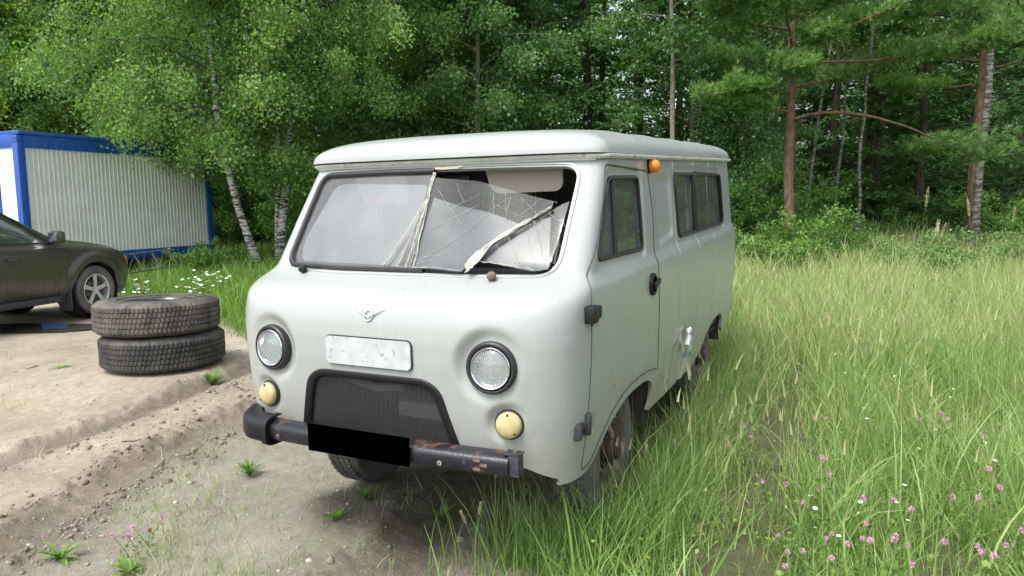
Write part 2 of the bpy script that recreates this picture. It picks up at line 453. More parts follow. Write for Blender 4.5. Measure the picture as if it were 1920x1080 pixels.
_s = np.concatenate([[0], np.cumsum(np.hypot(np.diff(_x), np.diff(_y)))])
TF = np.interp(np.linspace(0, _s[-1], NF), _s, _t)
_x = .22*np.cos(_t)**(.4); _y = .86*np.sin(_t)**(.4)
_s = np.concatenate([[0], np.cumsum(np.hypot(np.diff(_x), np.diff(_y)))])
TR_ = np.interp(np.linspace(0, _s[-1], NR), _s, _t)[::-1]
def half_outline(xf, D, n, w, xr, Dr, nr=5.0):
    x0 = xf-D; xr0 = xr+Dr
    f = np.stack([x0+D*np.cos(TF)**(2/n), w*np.sin(TF)**(2/n)], 1)
    xs = np.linspace(x0, xr0, NS+2)[1:-1]; s = np.stack([xs, np.full(NS, w)], 1)
    r = np.stack([xr0-Dr*np.cos(TR_)**(2/nr), w*np.sin(TR_)**(2/nr)], 1)
    return np.concatenate([f, s, r])
def full(h): return np.concatenate([h, h[-2:0:-1]*np.array([1, -1])])
HC = NF+NS+NR
dom_half = np.concatenate([np.where(np.sin(TF)**.5 < .93, 0, 1), np.ones(NS, int), np.where(np.sin(TR_)**.4 > .97, 1, 2)])
DOM = np.concatenate([dom_half, dom_half[-2:0:-1]])
ZL = np.concatenate([np.arange(.45, 1.19, .0125), np.arange(1.19, 1.325, .006), np.arange(1.325, 1.838, .0125), [1.838]])
P = np.zeros((len(ZL), 2*HC-2, 3))
for i, z in enumerate(ZL):
    o = full(half_outline(*smooth_lv(z))); P[i, :, :2] = o; P[i, :, 2] = warp(o[:, 0], z)
ZC = np.repeat(ZL[:, None], P.shape[1], 1)
# -- pressings: lamp pockets, door-window step, blind panel, dents
Y_, Z_ = P[..., 1], P[..., 2]
for sy in (1, -1):
    for (cy, cz, r0, r1, xp) in ((.585, .963, .118, .178, .943), (.642, .725, .064, .098, .916)):
        fr = (DOM == 0)[None, :] & (np.sign(Y_) == sy)
        d = np.hypot((Y_-sy*cy), Z_-cz); wgt = 1-sstep(d, r0, r1)
        tgt = np.minimum(P[..., 0], xp-.10*np.clip(abs(Y_)-cy, 0, 1))
        P[..., 0] = np.where(fr, P[..., 0]*(1-wgt)+tgt*wgt, P[..., 0])
def Sd(poly): return poly_sd(poly, P[..., 0], P[..., 2])[0]
side = (DOM == 1)[None, :] & (P[..., 0] < .7)
doorwin = round_poly([(.222, 1.745), (-.288, 1.762), (-.315, 1.370), (.445, 1.362)], .045)
blind = round_poly([(-.58, 1.768), (-.97, 1.789), (-1.01, 1.425), (-.62, 1.372)], .06)
sidewin = round_poly([(-1.10, 1.806), (-2.72, 1.853), (-2.80, 1.44), (-1.16, 1.396)], .07)
sgn = np.sign(P[..., 1])
def push(amount, mask): P[..., 1] -= sgn*np.where(side & mask, amount, 0)
s_ = Sd(doorwin); push(.008*(1-sstep(s_, .028, .045)), s_ < .06)
s_ = Sd(blind); push(.012*(1-sstep(s_, -.018, .004)), s_ < .02)
s_ = Sd(sidewin); push(.007*(1-sstep(s_, .03, .045)), s_ < .06)
for xs_ in (-1.06, -1.66, -2.25):                                          # welded panel joints
    push(.006*np.exp(-((P[..., 0]-xs_)/.011)**2), P[..., 2] < 9)
# crumpled lower flank ahead of the rear wheel (left side)
X_, Z_ = P[..., 0], P[..., 2]
crm = (side & (P[..., 1] > 0))
dent = .030*np.exp(-(((X_+1.35)/.30)**2+((Z_-.62)/.13)**2))
ridge = .016*np.exp(-((Z_-.66-.35*(X_+1.35))/.028)**2)*np.exp(-((X_+1.38)/.28)**2)
ridge2 = .012*np.exp(-((Z_-.56+.5*(X_+1.5))/.022)**2)*np.exp(-((X_+1.45)/.22)**2)
wob = .006*np.sin(X_*23+Z_*9)*np.exp(-(((X_+1.2)/.5)**2+((Z_-.6)/.2)**2))
P[..., 1] -= np.where(crm, dent-ridge-ridge2+wob, 0)
wav = .0016*np.sin(X_*3.1+1)*np.sin(Z_*4+X_*1.2)
P[..., 1] -= np.where(side, sgn*wav, 0)

under_front = [(-1, .2), (-1, .452), (-.86, .458), (-.80, .485), (-.70, .535), (-.5, .56), (.5, .56), (.70, .535), (.80, .485), (.86, .458), (1, .452), (1, .2)]
farch = round_poly([(.60, .20), (.60, .452), (.515, .465), (.327, .573), (.116, .640), (-.12, .660), (-.36, .648), (-.475, .600), (-.480, .50), (-.40, .44), (-.40, .2)], [0, .02, .06, .1, .1, .1, .09, .05, .05, .01, 0])
rarch = round_poly([(-1.60, .2), (-1.617, .451), (-1.90, .520), (-2.05, .60), (-2.33, .685), (-2.70, .700), (-2.80, .64), (-2.80, .545), (-2.90, .505), (-3.06, .570), (-3.34, .680), (-3.8, .72), (-3.8, .2)], [0, .02, .1, .1, .1, .08, .05, .04, .03, .1, .1, 0, 0])
door_poly = round_poly([(.262, 1.800), (.380, 1.528), (.487, 1.415), (.612, 1.300), (.640, 1.220), (.634, .89), (.655, .667), (.672, .478), (.60, .474), (.545, .490), (.34, .622), (.116, .690), (-.12, .706), (-.36, .698), (-.560, .668), (-.535, .953), (-.505, 1.264), (-.530, 1.563), (-.460, 1.795)], [.03, .05, .05, .03, .06, .1, .1, .02, .02, .05, .1, .1, .1, .05, .02, .1, .1, .1, .03])
wsc = round_poly([(-.742, 1.322), (-.35, 1.313), (.35, 1.313), (.742, 1.322), (.738, 1.792), (.3, 1.797), (-.3, 1.797), (-.738, 1.792)], [.085, 0, 0, .085, .075, 0, 0, .075], 8)
# opening follows the pillars: wider at the foot
wsc = [(y*(1.0+.0*(1.79-z)), z) for y, z in wsc]
grille_poly = round_poly([(-.425, .50), (-.425, .60), (-.352, .845), (-.285, .893), (.285, .893), (.352, .845), (.425, .60), (.425, .50)], [0, .02, .05, .05, .05, .05, .02, 0])
def hole(dom, poly, **k): return dict(name=None, dom=dom, poly=poly, **k)
regs = [dict(name='door', dom=1, sign=1, poly=door_poly, gap=.006, flange=.025),
        dict(name='door2', dom=1, sign=-1, poly=door_poly, gap=.006, flange=.025),
        hole(0, under_front, front=.5), hole(1, farch), hole(1, rarch), hole(0, wsc, front=.25), hole(0, grille_poly, front=.6),
        dict(name='door_glass', dom=1, sign=1, poly=doorwin, offset=-.012), dict(name='door_glass2', dom=1, sign=-1, poly=doorwin, offset=-.012),
        dict(name='side_glass', dom=1, sign=1, poly=sidewin, offset=-.012), dict(name='side_glass2', dom=1, sign=-1, poly=sidewin, offset=-.012)]
# the cap behind the tail: rear columns end above .69
mask_rear = (DOM == 2)
for i, z in enumerate(ZL):
    pass
skin = cutgrid(P, DOM, regs)
van = empty('delivery_van', (0, 0, 0), 0, 'pale grey forward-control van with smashed windscreen and rusty black bumper', 'van')
def vp(name, v, f, m, sharp=None, parent=None, **k): return mesh(name, v, f, m, parent or van, True, sharp, **k)
bv, bf = skin['body']
# drop the low tail faces
cz = bv[bf].mean(1); keep = ~((cz[:, 0] < -3.22) & (cz[:, 2] < .70)); bf = bf[keep]
body = vp('body', bv, bf, M['paint'], 45)
door = vp('door', *skin['door'], M['paint'], 45)
door2 = vp('door', *skin['door2'], M['paint'], 45)
dg = vp('window', *skin['door_glass'], M['sideglass'], parent=door)
dg2 = vp('window', *skin['door_glass2'], M['sideglass'], parent=door2)
sg = vp('window', *skin['side_glass'], M['sideglass'])
sg2 = vp('window', *skin['side_glass2'], M['sideglass'])
# inner trim panels close the cabin (dull paint seen through the broken screen)
def rp(poly, d):                                                         # grow (d>0) or shrink a 2-D outline
    A = np.array(poly); c = A.mean(0); n = len(A)
    T = np.roll(A, -1, 0)-np.roll(A, 1, 0); Nn = np.stack([T[:, 1], -T[:, 0]], 1); Nn /= np.linalg.norm(Nn, axis=1, keepdims=True)+1e-9
    area = .5*np.sum(A[:, 0]*np.roll(A[:, 1], -1)-np.roll(A[:, 0], -1)*A[:, 1])
    return [tuple(p) for p in A+Nn*d*(1 if area > 0 else -1)]
def yskin(x, z, s=1, off=0):
    """y of the flank at x, z"""
    zc = z-(max(0, .3-x))*float(np.interp(z, [.45, 1.32, 1.95], [0, .036, .043]))
    q_ = lv(zc); t_ = min(.93, max(0, (x-(q_[0]-q_[1]))/q_[1])); return s*(float(q_[3])*(1-t_**float(q_[2]))**(1/float(q_[2]))+off)
# ---- roof: a pressed cap above the gutter
rows = []
TH = np.concatenate([np.linspace(0, .5, 7)[:-1], np.linspace(.5, math.pi/2-.03, 20)])
for th in TH:
    c = math.cos(th)**(2/5.0); h = math.sin(th)**(2/2.3)
    ins = (1-c)
    xf = .392-.58*ins; D = .17+.38*ins; w = .846*c+.004; xr = -3.30+.62*ins; Dr = .2+.2*ins
    o = full(half_outline(xf, D, 4.0-1.4*min(1, ins*2.2), w, xr, Dr, 4.5-1.7*min(1, ins*2)))
    crown = .147*h
    z = 1.852+crown-.018*sstep(o[:, 0], -.5, .5)*h
    z = z+.006*h*sum(np.exp(-((o[:, 0]-x_)/.022)**2) for x_ in (-.30, -.98, -1.74, -2.5))
    rows.append(np.stack([o[:, 0], o[:, 1], warp(o[:, 0], z)], 1))
RP = np.array(rows); L_, C_, _ = RP.shape
V_ = RP.reshape(-1, 3); F_ = []
ll, cc = np.meshgrid(np.arange(L_-1), np.arange(C_), indexing='ij'); c2 = (cc+1) % C_
F_ = np.stack([ll*C_+cc, ll*C_+c2, (ll+1)*C_+c2, (ll+1)*C_+cc], -1).reshape(-1, 4)
top = RP[-1]; hN = HC
capf = [((L_-1)*C_+i, (L_-1)*C_+i+1, (L_-1)*C_+(C_-i-1) % C_, (L_-1)*C_+(C_-i) % C_) for i in range(1, hN-1)]
roof = vp('roof', V_, np.concatenate([F_, np.array(capf)]), M['paint'])
# gutter: a folded lip all round
def sweep_outline(z, off, prof):
    base = full(half_outline(*smooth_lv(z))); T = np.roll(base, -1, 0)-np.roll(base, 1, 0)
    n2 = np.stack([T[:, 1], -T[:, 0]], 1); n2 /= np.linalg.norm(n2, axis=1, keepdims=True)+1e-9
    V = [];
    for (o, h) in prof:
        q = base+n2*(o+off); V.append(np.stack([q[:, 0], q[:, 1], warp(q[:, 0], np.full(len(q), z+h))], 1))
    V = np.array(V); K, C, _ = V.shape
    k, c = np.meshgrid(np.arange(K), np.arange(C), indexing='ij')
    return V.reshape(-1, 3), np.stack([k*C+c, k*C+(c+1) % C, ((k+1) % K)*C+(c+1) % C, ((k+1) % K)*C+c], -1).reshape(-1, 4)
v, f = sweep_outline(1.838, 0, [(-.012, -.014), (.024, -.012), (.034, -.002), (.034, .008), (.026, .010), (.020, .003), (.006, .014), (-.012, .018)])
vp('rain_gutter', v, f, rusty_mat('gutter_paint', (.52, .54, .49), (.20, .10, .04), .60, 11, .5), 30)
# header strip above the screen
v = [];
ys = np.linspace(-.80, .80, 60)
mb = MB()
mb.tube([(front_x(y, 1.822)+.004, y, 1.822) for y in ys], .012, 6); mb.build('header_moulding', M['paint'], van)
# ---- window rubbers
def ring_on(poly, fn, r, name, m, parent=van, seg=6, sub=1):
    pts = []
    P_ = list(poly); n = len(P_)
    for i in range(n):
        a, b = np.array(P_[i]), np.array(P_[(i+1) % n]); k = max(1, int(np.linalg.norm(b-a)/.04))
        for j in range(k): pts.append(fn(*(a+(b-a)*j/k)))
    q = [pts[0]]
    for p in pts[1:]:
        if np.linalg.norm(np.array(p)-np.array(q[-1])) > .002: q.append(p)
    return MB().tube(q, r, seg, closed=True).build(name, m, parent)
def vskin(s, off): return lambda x, z: (x, yskin(x, z, s, off), z)
for s, par, d_ in ((1, dg, 1), (-1, dg2, -1)):
    ring_on(rp(doorwin, -.006), vskin(s, -.008), .010, 'frame', M['rubber'], par)
    MB().tube([(.150, yskin(.15, 1.75, s, -.010), 1.748), (.160, yskin(.16, 1.37, s, -.010), 1.372)], .010, 6).build('quarterlight_bar', M['rubber'], par)
for s, par in ((1, sg), (-1, sg2)):
    ring_on(rp(sidewin, -.006), vskin(s, -.006), .013, 'frame', M['rubber'], par)
    MB().tube([(-1.66, yskin(-1.66, 1.81, s, -.004), 1.82), (-1.70, yskin(-1.70, 1.41, s, -.004), 1.414)], .014, 6).build('sash_bar', M['rubber'], par)
    ring_on(round_poly([(-1.66, 1.83), (-2.71, 1.846), (-2.78, 1.45), (-1.70, 1.424)], .06), vskin(s, .006), .009, 'sliding_sash', M['rubber'], par)
MB().box((-2.02, yskin(-2.02, 1.6, 1, -.10), 1.62), (.07, .03, .44), Matrix.Rotation(R(-14), 3, 'Y')).build('window_pillar', mat('pale_pillar', (.5, .5, .46), .7), van)
# ---- windscreen: rubber, whole half, pale veil painted for sky reflection, crazed flap, fractures
def ws(y, z, off=0): return (float(front_x(y, z))+off*.82, y, z+off*.5)
half_ring = [p for p in rp(wsc, -.006)]
pts = []
n = len(half_ring)
for i in range(n):
    a, b = np.array(half_ring[i]), np.array(half_ring[(i+1) % n]); k = max(1, int(np.linalg.norm(b-a)/.03))
    for j in range(k): pts.append(tuple(a+(b-a)*j/k))
# rubber survives on the half y<.05 (clockwise run)
keep = [p for p in pts if not (p[0] > (.0 if p[1] > 1.55 else .12))]
i0 = next(i for i in range(len(pts)) if (pts[i] in keep) and (pts[i-1] not in keep)); run = []
for k in range(len(pts)):
    p = pts[(i0+k) % len(pts)]
    if p in keep: run.append(p)
    else: break
MB().tube([ws(a, b, .004) for a, b in run], .015, 8).build('windscreen_rubber', M['rubber'], van)
ring_on(rp(wsc, .012), lambda a, b: ws(a, b, -.002), .009, 'windscreen_flange', M['paint'])
def patch(poly, fn, step=.03):
    """surface piece filling a 2-D outline, laid on fn(a,b)->xyz"""
    A = np.array(poly); a0, b0 = A.min(0)-step; a1, b1 = A.max(0)+step
    na, nb = int((a1-a0)/step)+2, int((b1-b0)/step)+2
    ga, gb = np.meshgrid(np.linspace(a0, a1, na), np.linspace(b0, b1, nb), indexing='ij')
    q = np.arange(na*nb).reshape(na, nb); f = np.stack([q[:-1, :-1], q[1:, :-1], q[1:, 1:], q[:-1, 1:]], -1).reshape(-1, 4)
    a, b = ga.ravel().copy(), gb.ravel().copy()
    s, _, _ = poly_sd(poly, a[f].mean(1), b[f].mean(1)); f = f[s < 0]
    cnt = np.bincount(f.ravel(), minlength=na*nb); bd = np.where((cnt > 0) & (cnt < 4))[0]
    _, pa, pb = poly_sd(poly, a[bd], b[bd]); a[bd] = pa; b[bd] = pb
    u = np.unique(f); idx = np.full(na*nb, -1); idx[u] = np.arange(len(u))
    return [fn(x, y) for x, y in zip(a[u], b[u])], idx[f]
def flapoff(y, z):      # the crazed half has come away and leans outwards
    return .012+.035*np.clip((1.78-z)/.45, 0, 1)*np.clip(y/.35, 0, 1)+.006*math.sin(y*17+z*9)
g1 = round_poly([(-.735, 1.330), (.018, 1.330), (.012, 1.50), (-.012, 1.66), (-.03, 1.80), (-.735, 1.785)], [.08, 0, 0, 0, 0, .07])
v, f = patch(g1, lambda a, b: ws(a, b, -.004)); gw = mesh('windscreen', v, f, M['glass'], van)
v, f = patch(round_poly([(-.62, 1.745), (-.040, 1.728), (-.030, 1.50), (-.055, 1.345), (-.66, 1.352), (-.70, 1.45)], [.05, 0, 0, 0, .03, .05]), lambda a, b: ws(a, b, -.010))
mesh('reflection_veil', v, f, M['veil'], gw)  # added pale sheet standing in for the sky mirrored in the pane
flap = [(-.010, 1.752), (.12, 1.742), (.257, 1.722), (.513, 1.660), (.69, 1.612), (.672, 1.582), (.552, 1.518), (.433, 1.438), (.352, 1.345), (.322, 1.306), (.119, 1.319), (.022, 1.328), (.018, 1.60)]
v, f = patch(flap, lambda a, b: ws(a, b, flapoff(a, b)), .022); fl = mesh('broken_glass_sheet', v, f, M['crackglass'], van)
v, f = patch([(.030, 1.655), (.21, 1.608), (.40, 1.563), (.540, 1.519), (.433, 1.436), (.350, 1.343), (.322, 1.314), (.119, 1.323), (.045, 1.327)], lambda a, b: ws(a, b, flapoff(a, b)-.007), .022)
mesh('reflection_veil', v, f, M['veil'], fl)  # same painted reflection, laid behind the loose sheet
tipp = [(.738, 1.622), (.70, 1.603), (.672, 1.584), (.555, 1.515), (.44, 1.424), (.373, 1.355), (.50, 1.338), (.65, 1.319), (.722, 1.331), (.734, 1.46)]
v, f = patch(tipp, lambda a, b: ws(a, b, flapoff(a, b)-.010), .022); f2 = mesh('broken_glass_sheet', v, f, M['crackglass'], van)
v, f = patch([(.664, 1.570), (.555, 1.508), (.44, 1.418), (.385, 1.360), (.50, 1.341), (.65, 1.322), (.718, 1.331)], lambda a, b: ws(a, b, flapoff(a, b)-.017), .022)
mesh('reflection_veil', v, f, M['veil'], f2)  # painted reflection again, on the outer broken piece
# fractures: crushed white bands and hairlines
def jag(p, q, n, amp):
    o = []
    for i in range(n+1):
        t = i/n; k = amp*math.sin(math.pi*t) if amp < 1 else 0
        o.append((p[0]+(q[0]-p[0])*t+random.uniform(-amp, amp)*(0 < i < n), p[1]+(q[1]-p[1])*t+random.uniform(-amp, amp)*(0 < i < n)))
    return o
crk = MB()
def crack(p, q, r, n=8, amp=.004, off=.004):
    pts = jag(p, q, n, amp); crk.tube([ws(a, b, flapoff(a, b)+off) for a, b in pts], [r*random.uniform(.5, 1.3) for _ in pts], 4)
top_ = (-.012, 1.755); mid_ = (.008, 1.655)
for k in range(6): crack((top_[0]+random.uniform(-.008, .012), top_[1]+.02), (mid_[0]+random.uniform(-.012, .006), mid_[1]), .003)
for k, (yb, zb) in enumerate([(-.122, 1.334), (-.10, 1.336), (-.115, 1.34), (-.083, 1.333), (-.05, 1.328), (-.04, 1.325), (-.02, 1.325), (0, 1.326), (.01, 1.325), (.028, 1.322), (.05, 1.322), (.022, 1.335), (.04, 1.33)]):
    crack((mid_[0]+random.uniform(-.012, .008), mid_[1]+random.uniform(-.03, .01)), (yb+random.uniform(-.008, .008), zb), random.choice([.0007, .0010, .0016, .0024]), 10, .005); crack((mid_[0]+random.uniform(-.012, .008), mid_[1]+random.uniform(-.06, .01)), (yb+random.uniform(-.015, .015), zb+random.uniform(0, .03)), .0007, 10, .004)
# the long crushed fold
A = [(.352, 1.315), (.372, 1.350), (.44, 1.420), (.53, 1.497), (.60, 1.545), (.672, 1.588)]
Bw = [.024, .022, .010, .008, .006, .002]
V = []; F = []
for i in range(24):
    t = i/23*5; j = min(4, int(t)); u = t-j
    a = A[j][0]*(1-u)+A[j+1][0]*u; b = A[j][1]*(1-u)+A[j+1][1]*u; w = (Bw[j]*(1-u)+Bw[j+1]*u)*random.uniform(.75, 1.25)
    for k in (-1, -.4, .3, 1):
        y, z = a-k*w*.75+random.uniform(-.002, .002), b+k*w*.75+random.uniform(-.002, .002)
        V.append(ws(y, z, flapoff(y, z)+.006+random.uniform(0, .010)))
for i in range(23):
    for k in range(3): a = i*4+k; F.append((a, a+1, a+5, a+4))
fold = mesh('crushed_glass_fold', V, F, M['crack'], fl, False, solid=.003)
for p, q in [((.04, 1.69), (.26, 1.50)), ((.45, 1.643), (.295, 1.50)), ((.295, 1.50), (.06, 1.34)), ((.40, 1.60), (.60, 1.53)), ((.42, 1.66), (.47, 1.53)),
             ((.30, 1.66), (.15, 1.60)), ((.50, 1.64), (.62, 1.55)), ((.05, 1.36), (.20, 1.385)), ((.06, 1.34), (.17, 1.36)), ((.20, 1.45), (.31, 1.40)), ((.07, 1.50), (.33, 1.62)),
             ((.36, 1.66), (.40, 1.56)), ((.13, 1.72), (.22, 1.62)), ((.45, 1.643), (.46, 1.58)), ((.60, 1.63), (.53, 1.56))]:
    crack(p, q, .0009, 9, .004, .003)
for p, q in [((.60, 1.53), (.70, 1.345)), ((.57, 1.50), (.66, 1.335)), ((.62, 1.55), (.75, 1.42)), ((.50, 1.46), (.60, 1.34)), ((.66, 1.57), (.755, 1.50)), ((.46, 1.42), (.52, 1.35))]:
    crack(p, q, .0008, 8, .003, -.003)
for p, q in [((-.085, 1.337), (.33, 1.312)), ((.38, 1.352), (.66, 1.322))]: crack(p, q, .0028, 12, .003, 0)
crk.build('glass_cracks', M['crack'], fl)
sp = MB()
for k in range(7):
    y0 = -.13+k*.03+random.uniform(-.01, .01); sp.tube([(front_x(y0, 1.80)+.012, y0, 1.800+random.uniform(-.004, .006)), (front_x(y0+.09, 1.80)+.014, y0+random.uniform(.06, .13), 1.803+random.uniform(-.004, .006))], .0035, 4)
sp.build('splintered_strip', mat('splintered_filler', (.52, .46, .33), .8), van)
# ---- cabin
cab = MB(); cab.box((-1.45, 0, .62), (4.0, 1.66, .03)); cab.build('cabin_floor', M['liner'], van)
V = []; F = []
xs = np.linspace(.22, -3.2, 12); ys = np.linspace(-.78, .78, 9)
for x in xs:
    for y in ys: V.append((x, y, float(warp(np.array(x), np.array(1.865)))+.07*(1-(y/.8)**2)-.02))
for i in range(11):
    for j in range(8): a = i*9+j; F.append((a, a+1, a+10, a+9))
mesh('headlining', V, F, M['liner'], van)
bk = MB(); bk.box((-.62, 0, 1.02), (.03, 1.62, .80)); bk.box((-.62, -.78, 1.60), (.03, .12, .44)); bk.box((-.62, .76, 1.60), (.03, .10, .44)); bk.box((-.62, 0, 1.80), (.03, 1.62, .10))
bk.build('bulkhead', M['inside'], van)
MB().box((.40, 0, 1.19), (.42, 1.56, .22), bev=.05).build('dashboard', M['plastic2'], van)
MB().box((.05, 0, .93), (.75, .50, .50), bev=.08).build('engine_cover', M['seat'], van)
for sy in (-1, 1):
    s = empty('seat', (-.12, sy*.50, .72)); s.parent = van
    MB().box((0, 0, .17), (.46, .46, .14), bev=.04).build('cushion', M['seat'], s)
    MB().box((-.26, 0, .46), (.13, .46, .62), Matrix.Rotation(R(-12), 3, 'Y'), bev=.05).build('backrest', M['seat'], s)
    MB().box((-.34, 0, .83), (.08, .26, .16), Matrix.Rotation(R(-12), 3, 'Y'), bev=.03).build('headrest', M['seat'], s)
    for q in (-.15, .15): MB().tube([(.1, q, .1), (.1, q, -.1)], .02).build('seat_frame', M['frame'], s)
st = empty('steering_wheel', (.24, .56, 1.285)); st.parent = van; st.rotation_euler = (0, R(-30), 0)
a = [(.205*0, .205*math.cos(t), .205*math.sin(t)) for t in np.linspace(0, 2*math.pi, 40, endpoint=False)]
MB().tube(a, .014, 8, closed=True).build('rim', M['plastic'], st)
mb = MB().lathe([(0, .03), (.04, .028), (.05, 0), (.04, -.02)], (0, 0, 0), (-1, 0, 0), 20)
for t in (0, 120, 240): mb.tube([(0, 0, 0), (0, .2*math.cos(R(t+90)), .2*math.sin(R(t+90)))], .010, 6)
mb.tube([(0, 0, 0), (.35, 0, -.05)], .022, 8); mb.build('spokes', M['plastic'], st)
# sun visors hang inside the screen
def visor(y0, y1, z0, z1, tilt):
    pl = round_poly([(y0+.03, z0), (y1-.01, z0+.008), (y1, z1), (y0, z1)], [.05, .05, .02, .02])
    return MB().prism(pl, .014, lambda a, b, h: (front_x(a*.9, 1.80)-.085-tilt*(1.80-b)-h, a, b)).build('sun_visor', M['visor'], van, sharp=30)
visor(.205, .625, 1.675, 1.83, .25); visor(-.60, -.26, 1.62, 1.80, .3)
MB().tube([(front_x(.6, 1.8)-.08, .2, 1.815), (front_x(.6, 1.8)-.08, .62, 1.815)], .006, 6).build('visor_rod', M['chrome'], van)
MB().box((.21, 0, 1.755), (.03, .20, .055), bev=.015).build('rear_view_mirror', M['plastic'], van)
rd = MB().prism(round_poly([(-.56, 1.650), (-.40, 1.650), (-.40, 1.668), (-.56, 1.668)], .005), .004, lambda a, b, h: (front_x(a*.9, 1.8)-.085-.3*(1.8-b)+.018-h, a, b))
rd.build('warning_sticker', mat('faded_red', (.75, .18, .15), .6), van)
# ---- lamps
AXH = Vector((1, 0, .0))
def headlight(sy):
    h = empty('headlight', (.925, sy*.578, .962)); h.parent = van; h.scale = (.94, .93, .93); h.rotation_euler = (0, R(-1), R(6*sy))
    MB().lathe([(.118, -.07), (.118, .028), (.115, .040), (.108, .046), (.100, .045), (.094, .036), (.092, .02)], (0, 0, 0), AXH, 48).build('rubber_ring', M['rubber'], h)
    MB().lathe([(.093, .028), (.093, .046), (.090, .050), (.086, .048), (.084, .036)], (0, 0, 0), AXH, 48).build('chrome_rim', M['chrome'], h)
    MB().lathe([(.086, .034)]+[(.086*t, -.055+.085*t*t) for t in (.95, .8, .6, .4, .2, .06)], (0, 0, 0), AXH, 40, capend=True).build('reflector', M['reflector'], h)
    MB().lathe([(.013, -.05), (.013, .0), (.006, .008), (.001, .009)], (0, 0, 0), AXH, 16).build('bulb', mat('bulb_glass', (.6, .6, .55), .15, coat=.5), h)
    prof = [(.087*math.sin(t)/math.sin(.62), .036+.27*(math.cos(t)-math.cos(.62))*.55) for t in np.linspace(.62, .02, 14)]
    MB().lathe(prof, (0, 0, 0), AXH, 48, capend=True).build('lens', M['lens'], h)
    fl_ = MB()
    for k in range(-8, 9):                                              # moulded flutes
        w = math.sqrt(max(0, .083**2-(k*.0095)**2))
        fl_.tube([(.045+.018*(1-((k*.0095)**2+z*z)/.0075), k*.0095, z) for z in np.linspace(-w, w, 9)], .0016, 4)
    for zz in (-.035, .0, .03):
        w = math.sqrt(max(0, .083**2-zz**2)); fl_.tube([(.045+.018*(1-(y*y+zz*zz)/.0075), y, zz) for y in np.linspace(-w, w, 11)], .0016, 4)
    fl_.build('lens_flutes', M['lens'], h)
headlight(-1); headlight(1)
def turn(sy):
    h = empty('turn_signal', (.908, sy*.642, .725)); h.parent = van; h.rotation_euler = (0, R(-1), R(9*sy))
    MB().lathe([(.064, -.03), (.064, .012), (.060, .018), (.054, .018)], (0, 0, 0), AXH, 36).build('rubber_ring', M['rubber'], h)
    prof = [(.056, .0), (.056, .018), (.054, .030)]+[(.053*math.sin(t), .030+.018*math.cos(t)) for t in np.linspace(1.4, .05, 9)]
    MB().lathe(prof, (0, 0, 0), AXH, 36, capend=True).build('lens', M['lampyellow'], h)
    for (y, z) in ((.0, .046), (.030, -.030)): MB().lathe([(.005, .036), (.005, .044), (.001, .0445)], (0, y*sy, z), AXH, 10).build('screw', M['frame'], h)
turn(-1); turn(1)
# ---- emblem: a ring crossed by a spread pair of wings
em = MB(); ex = lambda y, z: float(front_x(y, z))+.006
em.tube([(ex(.022*math.cos(t), 1.150+.022*math.sin(t)), .022*math.cos(t), 1.150+.022*math.sin(t)) for t in np.linspace(0, 2*math.pi, 28, endpoint=False)], .0030, 6, closed=True)
for s in (-1, 1):
    em.tube([(ex(0, 1.150)+.003, 0, 1.143), (ex(s*.03, 1.16)+.004, s*.030, 1.158), (ex(s*.083, 1.187)+.003, s*.083, 1.184)], [.0046, .0038, .0010], 6)
em.build('emblem', M['chrome'], van)
# ---- pressed number panel
pp = round_poly([(-.222, .928), (.222, .928), (.222, 1.050), (-.222, 1.050)], .026)
MB().prism(rp(pp, .006), .010, lambda a, b, h: (front_x(a, b)-.004+h, a, b)).build('panel_gasket', M['rubber'], van)
MB().prism(rp(pp, .001), .013, lambda a, b, h: (front_x(a, b)+h, a, b)).build('number_panel', M['panel'], van)
# ---- grille
gx = lambda y, z: float(front_x(y, min(z, 1.3)))
outer = rp(round_poly([(-.425, .545), (-.418, .60), (-.350, .845), (-.285, .890), (.285, .890), (.350, .845), (.418, .60), (.425, .545)], [0, .03, .06, .06, .06, .06, .03, 0]), .004)
inner = round_poly([(-.382, .600), (-.312, .835), (-.268, .860), (.268, .860), (.312, .835), (.382, .600)], [.03, .05, .04, .04, .05, .03])
def band(o, i, x0, x1, n=140):
    def rs(P_):
        P_ = np.array(P_); d = np.concatenate([[0], np.cumsum(np.linalg.norm(np.diff(np.vstack([P_, P_[:1]]), axis=0), axis=1))])
        Q = np.vstack([P_, P_[:1]]); t = np.linspace(0, d[-1], n, endpoint=False)
        return np.stack([np.interp(t, d, Q[:, 0]), np.interp(t, d, Q[:, 1])], 1)
    def al(P_):                                                            # resample by direction about the centre
        Q = rs(P_); c = np.array([0, .70]); a = np.arctan2(Q[:, 1]-c[1], Q[:, 0]-c[0]); o_ = np.argsort(a); a = a[o_]; Q = Q[o_]
        tt = np.linspace(-math.pi, math.pi, n, endpoint=False)
        return np.stack([np.interp(tt, a, Q[:, 0], period=2*math.pi), np.interp(tt, a, Q[:, 1], period=2*math.pi)], 1)
    O, I = al(o), al(i); V = []
    for t, h in ((0, x0), (0, x1-.003), (.12, x1), (.8, x1-.002), (.95, x1-.008), (1, x0-.01)):
        q = O*(1-t)+I*t; V += [(gx(y, z)+h, y, z) for y, z in q]
    F = [(k*n+j, k*n+(j+1) % n, (k+1)*n+(j+1) % n, (k+1)*n+j) for k in range(5) for j in range(n)]
    return V, F
v, f = band(outer, inner, -.02, .010); gf = mesh('grille_frame', v, f, M['plastic'], van)
for q in (-.385, .385): MB().lathe([(.009, .0), (.009, .014), (.004, .017)], (gx(.38, .60), q, .60), AXH, 12).build('screw', M['frame'], gf)
wm = MB(); IP = np.array(inner)
